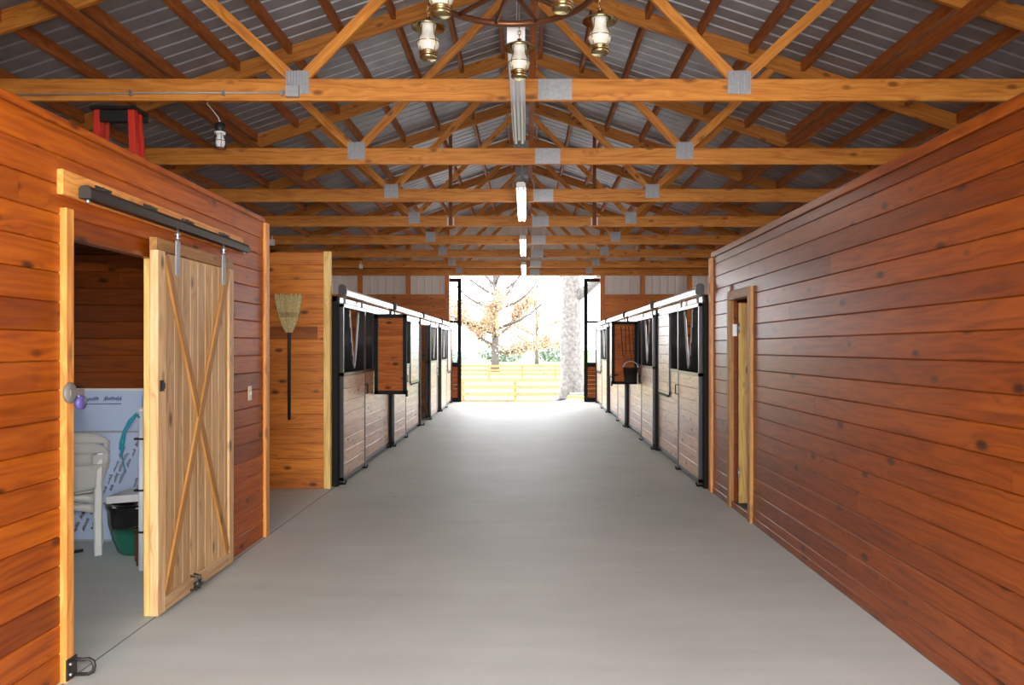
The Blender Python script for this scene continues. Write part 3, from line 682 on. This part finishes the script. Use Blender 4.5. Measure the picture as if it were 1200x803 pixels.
# ------------------------------------------------------------------ barn shell
RZ=6.02; SLP=1/3.; 
def roof_z(x): return RZ-abs(x-XC)*SLP
def ribbed_roof():
    mb=MB(); sp=.229; y=YN-.3; prof=[]
    while y<YF+.4:
        prof+= [(y,0),(y+.10,0),(y+.11,.022),(y+.135,.022),(y+.145,0)]; y+=sp
    for sgn in (-1,1):
        vs=[]
        for (yy,dz) in prof:
            for d in (0,6.5): vs.append((XC+sgn*d,yy,RZ-d*SLP+dz))
        n=len(prof); fs=[(2*i,2*i+1,2*i+3,2*i+2) for i in range(n-1)]
        mb.add(vs,fs)
    o=mb.build('ceiling',M['roof'],kind='structure')
    md=o.modifiers.new('thickness','SOLIDIFY'); md.thickness=.002; md.offset=1
    return o
ribbed_roof()
def siding_x(mb,x0,x1,y,z0,zf):
    """vertical ribbed metal sheet in the plane y, from z0 up to zf(x)."""
    x=x0; pts=[]
    while x<x1-.001:
        for dx,d in ((0,0),(.16,0),(.172,-.018),(.2,-.018),(.212,0)):
            if x+dx<x1: pts.append((x+dx,d))
        x+=.229
    pts.append((x1,0))
    vs=[]
    for (xx,d) in pts: vs+=[(xx,y+d,z0),(xx,y+d,zf(xx))]
    mb.add(vs,[(2*i,2*i+2,2*i+3,2*i+1) for i in range(len(pts)-1)])
OX0,OX1,OZ=-2.27,2.17,3.73
mb=MB(); zf=lambda x:roof_z(x)-.01
siding_x(mb,BL,OX0,YF+.12,0,zf); siding_x(mb,OX1,BR,YF+.12,0,zf); siding_x(mb,OX0,OX1,YF+.12,OZ,zf)
wf=mb.build('wall_far',M['siding'],kind='structure')
for (a,b,sd) in ((BL+.05,OX0-.12,51),(OX1+.12,BR-.05,52)):
    mb=MB(); courses(mb,'x',a,b,0,3.18,.19,YF,.03,(),(.4,.6),sd,(2.5,4),.05); mb.build('wainscot',M['pine'],wf)
for x in (OX0-.06,OX1+.06,-3.48,3.42,-4.9,4.8):
    mb=MB(); mb.box(x-.065,x+.065,YF-.02,YF+.09,0 if abs(x)<2.6 else 3.18,roof_z(x)-.2,'z',.5,.004); mb.build('post',M['pine'],wf)
mb=MB(); mb.box(BL,BR,YF-.03,YF+.02,OZ,OZ+.26,'x',.4,.004); mb.build('header',M['pine'],wf)
mb=MB(); siding_x(mb,BL,-2.3,YN-.05,0,zf); siding_x(mb,2.15,BR,YN-.05,0,zf); siding_x(mb,-2.3,2.15,YN-.05,3.8,zf); mb.build('wall_near',M['siding'],kind='structure')
def side_wall(name,x,z0,z1,ya,yb):
    mb=MB(); mb.box(x-.03,x+.03,ya,yb,z0,z1,'y'); return mb
# left side wall with an unseen window added to light the tack room, right side wall with an eave strip of windows
mb=MB(); mb.box(BL-.03,BL+.03,YN,YF,0,1.0,'y'); mb.box(BL-.03,BL+.03,YN,4.2,1.0,3.98,'y'); mb.box(BL-.03,BL+.03,5.6,YF,1.0,3.98,'y'); mb.box(BL-.03,BL+.03,4.2,5.6,2.1,3.98,'y')
mb.build('wall_side_left',M['siding'],kind='structure')
mb=MB(); mb.box(BR-.03,BR+.03,YN,YF,0,2.75,'y'); mb.box(BR-.03,BR+.03,YN,YF,3.35,3.98,'y')
for y in (YN+.1,3.2,9,14.9,YF-.1): mb.box(BR-.03,BR+.03,y-.12,y+.12,2.75,3.35,'z')
mb.build('wall_side_right',M['siding'],kind='structure')
def window(nm,x,y0,y1,z0,z1):
    o=bpy.data.objects.new(nm,None); C.objects.link(o); o.location=(x,(y0+y1)/2,z0); WL[o]=Vector(o.location); o['kind']='structure'
    mb=MB()
    for q in ((y0,y0+.05,z0,z1),(y1-.05,y1,z0,z1),(y0,y1,z0,z0+.05),(y0,y1,z1-.05,z1)): mb.box(x-.04,x+.04,*q,'y')
    mb.build('window_frame',M['white'],o)
    mb=MB(); mb.box(x-.003,x+.003,y0+.05,y1-.05,z0+.05,z1-.05,'y'); mb.build('pane',M['glass'],o)
window('window_1',BL,4.2,5.6,1.0,2.1)
for k,(a,b) in enumerate(((YN+.22,3.08),(3.32,8.88),(9.12,14.78),(15.02,YF-.22))): window('window_%d'%(k+2),BR,a,b,2.75,3.35)

# ------------------------------------------------------------------ trusses
S=2.325; TY=[6.74+S*(k-1) for k in range(0,8)]; ZC=3.73
TLAB=['roof truss over the brass lantern chandelier, nearest of all','front roof truss crossing the picture below the lanterns, thin grey conduit on it',
 'second roof truss in view, just behind the front one with the conduit','third roof truss in view, behind the far end of the unlit strip light',
 'fourth roof truss in view, with thin vertical struts and white brackets','fifth roof truss in view, carrying small white boxes','sixth roof truss in view, above the farthest stalls','last roof truss before the far gable wall']
def truss(y,label,struts=False,plates=True,name='roof_truss'):
    t=thing(name,label,'roof truss',(XC,y,ZC),'roof trusses')
    T=.045
    mb=MB(); mb.beam((XC-6.0,y,ZC+.094),(XC+6.0,y,ZC+.094),T,.188,(0,0,1),R.uniform(.48,.62)); mb.build('bottom_chord',M['fir'],t)
    for s in (-1,1):
        zt=lambda d:RZ-.025-d*SLP
        e=6.3
        mb=MB(); off=.10
        mb.beam((XC,y,zt(0)-off),(XC+s*e,y,zt(e)-off),T,.184,(0,0,1),R.uniform(.35,.5)); mb.build('top_chord',M['fir'],t)
        J=1.90; zb=ZC+.185
        for (a,b) in (((J,zb),(.06,zt(.06)-.21)),((J,zb),(2.92,zt(2.92)-.21))):
            mb=MB(); mb.beam((XC+s*a[0],y,a[1]-.03),(XC+s*b[0],y,b[1]+.02),.038,.09,(0,0,1),R.uniform(.45,.65)); mb.build('web',M['fir'],t)
        for (a,z) in ((J,ZC+.155),):
            mb=MB(); 
            for f in (-1,1):
                mb.box(XC+s*a-.1,XC+s*a+.1,y+f*.026-.003,y+f*.026+.003,z-.1,z+.1,'z')
                for q in range(8): mb.box(XC+s*a-.094+q*.025,XC+s*a-.094+q*.025+.012,y+f*.033-.005,y+f*.033+.005,z-.098,z+.098,'z')
            mb.build('joint_plate',M['galv'],t)
        if struts:
            mb=MB(); mb.box(XC+s*1.26-.03,XC+s*1.26+.03,y-.06,y-.024,ZC+.02,zt(1.26)-.1,'z',.15); mb.build('strut',M['purlin'],t)
            for f in (-.05,.05):
                mb=MB(); mb.box(XC+s*1.26+f-.012,XC+s*1.26+f+.012,y-.03,y-.023,ZC+.02,ZC+.16,'z'); mb.build('bracket',M['white'],t)
    mb=MB()
    for f in (-1,1): mb.box(XC+.17,XC+.46,y+f*.026-.004,y+f*.026+.004,ZC+.005,ZC+.183,'x')
    mb.build('splice_plate',M['galv'],t)
    mb=MB(); mb.box(XC-.2,XC+.2,y-.03,y-.022,RZ-.36,RZ-.16,'x'); mb.build('peak_plate',M['galv'],t)
    return t
for k,y in enumerate(TY): truss(y,TLAB[k],struts=(k==4))
truss(YF-.10,'flat gable roof truss fixed against the white far wall')
# purlins
rows=[.27+.6*i for i in range(11)]
proto={}
yy=TY+[YF-.10]
for k in range(len(yy)-1):
    a,b=yy[k]+.03,yy[k+1]-.03
    for s in (-1,1):
        for d in rows:
            key=round(b-a,3)
            if key not in proto:
                mb=MB(); mb.beam((0,0,0),(0,b-a,0),.055,.125,(0,0,1),.5)
                o=mb.build('roof_purlin',M['purlin'],kind='structure',origin=(0,0,0)); proto[key]=o
            else:
                o=proto[key].copy(); C.objects.link(o)
            o.location=(XC+s*d,a,RZ-.005-d*SLP-.06)
# long braces under the top chords and along the centre
for s in (-1,1):
    d=3.8
    mb=MB(); mb.beam((XC+s*d,TY[0]-.5,RZ-.025-d*SLP-.30),(XC+s*d,YF-.2,RZ-.025-d*SLP-.28),.06,.13,(0,0,1),.4); mb.build('roof_brace',M['purlin'],kind='structure')
mb=MB(); mb.beam((XC+.12,TY[0],ZC+.21),(XC+.12,YF-.15,ZC+.21),.055,.04,(0,0,1),.5); mb.build('roof_brace',M['purlin'],kind='structure')

# ------------------------------------------------------------------ things on the trusses
Yc=TY[1]-.035
o=thing('electrical_conduit','thin grey conduit running along the left half of the front roof truss','conduit',(-3.2,Yc,ZC+.05))
mb=MB(); mb.tube([(-4.4,Yc,ZC+.045),(-3.2,Yc,ZC+.06),(-2.07,Yc,ZC+.065)],.008,8); mb.build('pipe',M['galv'],o)
for x in (-3.4,-2.6,-2.1):
    mb=MB(); mb.box(x-.012,x+.012,Yc-.011,Yc+.01,ZC+.035,ZC+.085,'z'); mb.build('strap',M['zinc'],o)
mb=MB(); mb.box(-2.06,-1.95,Yc-.035,Yc+.01,ZC+.02,ZC+.12,'x',.5,.004); tag(mb.build('junction_box',M['galv']),'grey electrical box at the end of the conduit on the front truss','junction box')
for (x,y,k,lab) in ((319,285,5,'white electrical box above the pine wall with the broom'),(423,313,7,'white electrical box on the last truss, left of the doorway')):
    Yq=TY[k]-.06; p=px(x,y,Yq); p.z=min(max(p.z,ZC+.03),ZC+.13)
    mb=MB(); mb.box(p.x-.045,p.x+.045,Yq-.03,Yq+.036,p.z-.06,p.z+.06,'x',.5,.005); mb.tube([(p.x,Yq,p.z+.06),(p.x,Yq,p.z+.14)],.01,8)
    tag(mb.build('junction_box',M['white']),lab,'junction box')
# bulb
p=px(258,158,7.45)
o=thing('hanging_bulb','bare white bulb in a black socket hanging below the left roof','light bulb',tuple(p))
mb=MB(); mb.tube([px(243,122,7.45)+Vector((0,0,.12)),px(243,122,7.45),px(250,130,7.45),px(256,138,7.45),px(258,145,7.45)],.006,6); mb.build('cord',M['white'],o)
mb=MB(); q=p+Vector((0,0,.03)); mb.lathe([(0,.09),(.03,.085),(.05,.07),(.05,.0),(.045,-.005),(0,-.005)],q,16); mb.build('socket',M['blackplastic'],o)
mb=MB(); mb.lathe([(.052,-.005),(.052,-.03),(.03,-.03)],q,16); mb.build('collar',M['white'],o)
mb=MB(); mb.lathe([(.028,-.03),(.03,-.05),(.045,-.08),(.045,-.12),(.03,-.15),(0,-.155)],q,16); mb.build('bulb',M['cfl'],o)
mb=MB()
for k in range(6):
    a=2*math.pi*k/6; mb.tube([q+Vector((.055*math.cos(a),.055*math.sin(a),z)) for z in (-.02,-.16)],.003,5)
for z in (-.09,-.16): mb.tube([q+Vector((.055*math.cos(a),.055*math.sin(a),z)) for a in [2*math.pi*i/16 for i in range(16)]],.003,5,True)
mb.build('cage',M['iron'],o)
# strip lights
def strip(yc,lit,label,zz=3.69):
    L=2.44; x=-.07
    o=thing('strip_light',label,'strip light',(x,yc,zz),'strip lights along the aisle')
    mb=MB(); mb.prism([(-.06,0),(.06,0),(.06,.05),(.04,.075),(-.04,.075),(-.06,.05)],(x,yc-L/2,zz-.05),(0,1,0),(1,0,0),(0,0,1),L); mb.build('housing',M['white'],o)
    for sx in (-.032,.032):
        mb=MB(); mb.tube([(x+sx,yc-L/2+.03,zz-.068),(x+sx,yc+L/2-.03,zz-.068)],.019,12); mb.build('lamp_tube',M['tube'] if lit else M['tubeoff'],o)
    for y in (yc-L/2,yc+L/2-.03):
        for sx in (-.032,.032):
            mb=MB(); mb.box(x+sx-.014,x+sx+.014,y,y+.03,zz-.085,zz-.05,'z',.5,.003); mb.build('lamp_holder',M['white'],o)
    if not lit:
        mb=MB(); mb.box(x-.06,x+.06,yc-L/2-.03,yc-L/2,zz-.06,zz+.06,'x',.5,.008); mb.build('end_box',M['white'],o)
    for y in (yc-.9,yc+.9):
        mb=MB(); mb.tube([(x,y,zz+.02),(x,y,RZ-.15)],.004,5); mb.build('hanger_wire',M['zinc'],o)
strip(6.45,False,'grey unlit strip light behind the lanterns, under the front truss')
strip(11.15,True,'bright strip light hanging in the middle of the aisle, second from the lanterns')
strip(15.85,True,'short bright strip light, third from the lanterns')
strip(20.4,True,'farthest bright strip light, just over the big doorway')
# chandelier
cx,cy,rz_=-.095,4.57,3.71
ch=thing('lantern_chandelier','bronze ring chandelier with five brass hurricane lanterns hanging from the front trusses','chandelier',(cx,cy,3.37))
Rr=.51
mb=MB(); mb.tube([(cx+Rr*math.cos(a),cy+Rr*math.sin(a),rz_) for a in [2*math.pi*i/48 for i in range(48)]],.02,10,True); mb.build('ring',M['bronze'],ch)
mb=MB(); mb.lathe([(0,-.07),(.03,-.06),(.06,-.03),(.07,.0),(.06,.04),(.03,.09),(.015,.2),(.015,.78),(0,.78)],(cx,cy,rz_),20); mb.build('hub',M['bronze'],ch)
rot=math.radians(-5)
ANG=[math.radians(90+72*i)+rot for i in range(5)]
for k in range(12):
    a=math.radians(30*k+12)
    pts=[(cx+(Rr*(1-t)+.04*t)*math.cos(a),cy+(Rr*(1-t)+.04*t)*math.sin(a),rz_) for t in [i/4 for i in range(5)]]
    mb=MB(); mb.tube(pts,[.013,.017,.015,.017,.014],8); mb.build('spoke',M['bronze'],ch)
mb=MB()
for i in range(32):
    z=rz_+.75+i*.045
    mb.tube([(cx+(.014*math.cos(a) if i%2 else 0),cy+(0 if i%2 else .014*math.cos(a)),z+.03*math.sin(a)) for a in [2*math.pi*j/10 for j in range(10)]],.004,5,True)
mb.build('chain',M['bronze'],ch)
def lantern(a):
    x,y,z=cx+.55*math.cos(a),cy+.55*math.sin(a),3.37
    mb=MB(); mb.lathe([(0,0),(.048,0),(.054,.006),(.054,.018),(.047,.022),(.05,.03),(.058,.034),(.058,.044),(.04,.052),(0,.053)],(x,y,z),28); b=mb.build('lantern',M['brass'],ch)
    mb=MB(); mb.lathe([(.04,.05),(.062,.072),(.068,.095),(.064,.115),(.05,.135),(.041,.155),(.04,.175),(.047,.20),(.05,.212),(0,.214)],(x,y,z),28); mb.build('globe',M['frost'],b)
    mb=MB(); mb.lathe([(.104,.192),(.106,.197),(.09,.208),(.07,.217),(.05,.224),(.05,.220),(.07,.213),(.09,.203),(.104,.192)],(x,y,z),28); mb.build('shade',M['brass'],b)
    mb=MB(); mb.lathe([(.056,.214),(.06,.221),(.05,.228),(.025,.232),(.014,.24),(.014,.255),(0,.26)],(x,y,z),24); mb.build('cap',M['brass'],b)
    mb=MB()
    mb.tube([(x+.07*math.cos(t),y+.07*math.sin(t),z+.10) for t in [2*math.pi*i/24 for i in range(24)]],.003,5,True)
    for k in range(4):
        t=math.pi/4+k*math.pi/2; mb.tube([(x+r*math.cos(t),y+r*math.sin(t),z+h) for r,h in ((.056,.04),(.072,.08),(.072,.11),(.055,.15),(.05,.2))],.003,5)
    mb.build('guard',M['brass'],b)
    mb=MB(); 
    for i in range(3):
        zz=z+.27+i*.027; mb.tube([(x+(.009*math.cos(t) if i%2 else 0),y+(0 if i%2 else .009*math.cos(t)),zz+.017*math.sin(t)) for t in [2*math.pi*j/8 for j in range(8)]],.0028,5,True)
    mb.tube([(x,y,rz_-.0),(x-.04*math.cos(a),y-.04*math.sin(a),rz_)],.006,6)
    mb.build('chain',M['brass'],b)
for a in ANG: lantern(a)

# ------------------------------------------------------------------ far sliding doors
def glass_leaf(x0,x1,label):
    y0,y1=YF+.16,YF+.21
    o=thing('glazed_door',label,'door',((x0+x1)/2,y0,0))
    mb=MB()
    for x in (x0,x1-.11,(x0+x1)/2-.04): mb.box(x,x+(.11 if x!=(x0+x1)/2-.04 else .08),y0,y1,.0,3.66,'z',.5,.004)
    for z,h in ((0,.13),(1.04,.13),(2.34,.07),(3.56,.1)): mb.box(x0+.11,x1-.11,y0,y1,z,z+h,'x',.5,.003)
    mb.build('frame',M['black'],o)
    mb=MB(); courses(mb,'x',x0+.11,x1-.11,.13,1.04,.13,y0+.01,.025,(),(.35,.5),61,(3,4),0); mb.build('lower_panel',M['redwood'],o)
    for (a,b) in ((x0+.11,(x0+x1)/2-.04),((x0+x1)/2+.04,x1-.11)):
        for z0,z1 in ((1.17,2.34),(2.41,3.56)):
            mb=MB(); mb.box(a,b,y0+.02,y0+.026,z0,z1,'x'); mb.build('pane',M['glass'],o)
glass_leaf(-4.05,-1.93,'left glazed sliding door of the far doorway, black frame over a wood panel')
glass_leaf(1.70,3.85,'right glazed sliding door of the far doorway, black frame over a reddish wood panel')

# ------------------------------------------------------------------ outdoors
def fence(y,xs,zs,ph,label):
    o=thing('board_fence',label,'fence',(xs[len(xs)//2],y,gz(y)))
    for x in xs:
        mb=MB(); mb.box(x-.07,x+.07,y,y+.14,gz(y)-.1,zs[0]+.08,'z',R.uniform(.4,.6),.01); mb.build('post',M['fence'],o)
    for z in zs:
        mb=MB()
        for a,b in zip(xs,xs[1:]): mb.box(a,b,y-.03,y,z-ph/2,z+ph/2,'x',R.uniform(.35,.65),.004)
        mb.build('rail',M['fence'],o)
Yf=36; c0=px(542.6,0,Yf).x; stp=61*Yf/FPX
fence(Yf,[c0+stp*k for k in range(-3,3)],[.12,-.2,-.53,-.84],.15,'near board fence just outside the barn, lit orange')
Yf=57; c0=px(573,0,Yf).x; stp=39*Yf/FPX
fence(Yf,[c0+stp*k for k in range(-6,7)],[.28,-.02,-.3],.16,'second board fence farther across the grass')
def tree(x,y,label,trunk_r,h,seed,leafy,lean=0,nb=16,spread=.5,leafn=0,name='oak_tree',split=None,mat=None,b0=.18):
    rr=random.Random(seed); z0=gz(y)-.2; o=thing(name,label,'tree',(x,y,z0))
    mb=MB(); n=12; pts=[]; rad=[]
    for i in range(n+1):
        t=i/n; pts.append(Vector((x+lean*h*t*t+rr.uniform(-.04,.04)*trunk_r*2,y+rr.uniform(-.04,.04),z0+h*t))); rad.append(trunk_r*(1-.85*t**1.1)+(.3*trunk_r*max(0,1-t*14)))
    mb.tube(pts,rad,12); mb.build('trunk',mat or M['bark2'],o)
    bm=MB(); tips=[]
    for k in range(nb):
        t=b0+(.92-b0)*k/nb+rr.uniform(-.02,.02); i=min(int(t*n),n-1); p=pts[i].lerp(pts[i+1],t*n-i); r0=trunk_r*(1-.8*t)*.62
        az=k*2.4+rr.uniform(-.5,.5); up=-.08+1.5*t+rr.uniform(-.1,.2); L=h*spread*(1.05-.75*t)*rr.uniform(.75,1.1)
        d=Vector((math.cos(az),math.sin(az)*.8,up)).normalized(); bp=[p]; br=[r0]
        for j in range(5):
            d=(d+Vector((rr.uniform(-.2,.2),rr.uniform(-.2,.2),rr.uniform(-.05,.22)))).normalized(); bp.append(bp[-1]+d*L/5); br.append(r0*(1-.17*(j+1)))
        bm.tube(bp,br,6); tips.append((bp,t))
        for q in range(7):
            j=rr.randint(1,4); s=bp[j].lerp(bp[j+1],rr.random()); dd=(d+Vector((rr.uniform(-.9,.9),rr.uniform(-.9,.9),rr.uniform(-.3,.7)))).normalized(); l2=L*rr.uniform(.2,.45)
            tp=[s,s+dd*l2*.5,s+dd*l2+Vector((0,0,rr.uniform(-.1,.2)*l2))]; bm.tube(tp,[br[j]*.4,br[j]*.25,br[j]*.08],5); tips.append((tp,t))
    bm.build('branches',mat or M['bark2'],o)
    if leafn:
        lm=MB(); cand=[b for b in tips if b[1]<leafy]
        for k in range(leafn):
            b,_=rr.choice(cand); j=rr.randint(0,len(b)-2); p=b[j].lerp(b[j+1],rr.random())+Vector((rr.gauss(0,.4),rr.gauss(0,.4),rr.gauss(0,.2)))
            a=Vector((rr.gauss(0,1),rr.gauss(0,1),rr.gauss(0,1))).normalized()*.13; c=a.orthogonal().normalized()*.08
            lm.add([p-a,p+c,p+a,p-c],[(0,1,2,3)])
        l=lm.build('foliage',M['leaf'],o); l['kind']='stuff'
    return o
tree(px(580,0,70).x,70,'bare spreading tree with russet leaves on its lower boughs, beyond the fences',.34,19,5,.2,0,40,.36,8500,b0=.12)
tree(px(629,0,92).x,92,'smaller sparse tree standing right of the spreading russet tree',.2,12,8,.3,0,24,.36,2400,b0=.16)
tree(px(669,0,29).x+.05,29,'thick grey trunk close outside the doorway, at its right edge',.46,13,12,0,-.035,14,.35,0,'large_tree',mat=M['bark'],b0=.31)
# hazy hedge and far trees
rr=random.Random(77)
for k in range(9):
    x=-24+k*7.0+rr.uniform(-.4,.4); y=96+rr.uniform(-6,10); hgt=rr.uniform(1.8,3.4) ; w=rr.uniform(3.1,3.45)
    lm=MB()
    for q in range(700):
        a=Vector((rr.gauss(0,1),rr.gauss(0,1),rr.gauss(0,1))).normalized(); r_=rr.random()**.35
        p=Vector((x+a.x*w*r_,y+a.y*w*.6*r_,gz(y)+hgt*.48+a.z*hgt*.5*r_)); t=Vector((rr.gauss(0,1),rr.gauss(0,1),rr.gauss(0,1))).normalized()*.34; c=t.orthogonal().normalized()*.22
        lm.add([p-t,p+c,p+t,p-c],[(0,1,2,3)])
    o=thing('hedge_bush','',"bush",(x,y,gz(y)))
    o['label']='hazy green bush far beyond the fences'; o['group']='bushes beyond the fences'
    lm.build('foliage',M['bush'],o)['kind']='stuff'
    mb=MB(); mb.tube([(x,y,gz(y)-.1),(x+.1,y,gz(y)+hgt*.5)],[.15,.06],7); mb.build('stem',M['bark2'],o)
# hose, loop, stone step
Y0=24.6; mb=MB(); pa=px(664,463.5,26); pb=px(684,468,24.2)
mb.tube([(x,y,mound(x,y)+.045) for x,y in [(1.38,25.9),(1.5,25.8),(1.62,25.5),(1.72,25.2),(1.85,25.0),(2.1,24.7),(2.4,24.6)]],.045,8)
tag(mb.build('garden_hose',M['yellow']),'yellow hose lying on the gravel by the right glazed door','hose')
mb=MB(); mb.tube([(1.13+.17*math.cos(a),25.6+.6*math.sin(a),mound(1.13+.17*math.cos(a),25.6+.6*math.sin(a))+.03) for a in [2*math.pi*i/24 for i in range(24)]],.022,6,True)
tag(mb.build('black_hose',M['rubber']),'small black hose loop on the gravel left of the yellow hose','hose')
mb=MB(); mb.box(1.52,2.6,26.9,27.5,gz(27)-.1,gz(27)+.38,'x',.5,.03); tag(mb.build('stone_trough',M['stone']),'low grey stone block at the foot of the thick trunk','stone block')

# ------------------------------------------------------------------ light, camera
w=bpy.data.worlds.new('sky'); bpy.context.scene.world=w; w.use_nodes=True
bg=w.node_tree.nodes['Background']; bg.inputs['Color'].default_value=(.93,.96,1,1); bg.inputs['Strength'].default_value=9.5
def area(name,loc,target,sx,sy,power,col=(1,1,1)):
    l=bpy.data.lights.new(name,'AREA'); l.shape='RECTANGLE'; l.size=sx; l.size_y=sy; l.energy=power; l.color=col
    o=bpy.data.objects.new(name,l); C.objects.link(o); o.location=loc
    o.rotation_euler=(Vector(target)-Vector(loc)).to_track_quat('-Z','Y').to_euler(); return o
area('doorway_fill',(-.1,YN-.3,1.9),(-.1,6,1.6),4.2,3.6,330,(1,.98,.95))  # added fill lamp standing in for daylight from the unseen near doorway
area('camera_flash',(.05,-.1,1.85),(-.3,8,3.0),.12,.08,110,(1,.98,.94))
cam=bpy.data.cameras.new('camera'); co=bpy.data.objects.new('camera',cam); C.objects.link(co)
co.location=(0,0,CH); co.rotation_euler=(math.radians(90),0,0)
cam.sensor_fit='HORIZONTAL'; cam.sensor_width=36; cam.lens=FPX/1200*36; cam.shift_x=-(VX-600)/1200; cam.shift_y=(VY-401.5)/1200; cam.clip_end=500
sc=bpy.context.scene; sc.camera=co
sc.view_settings.view_transform='Standard'; sc.view_settings.look='None'; sc.view_settings.gamma=1; sc.view_settings.exposure=0
sc.view_settings.use_curve_mapping=False
sc.cycles.use_denoising=True
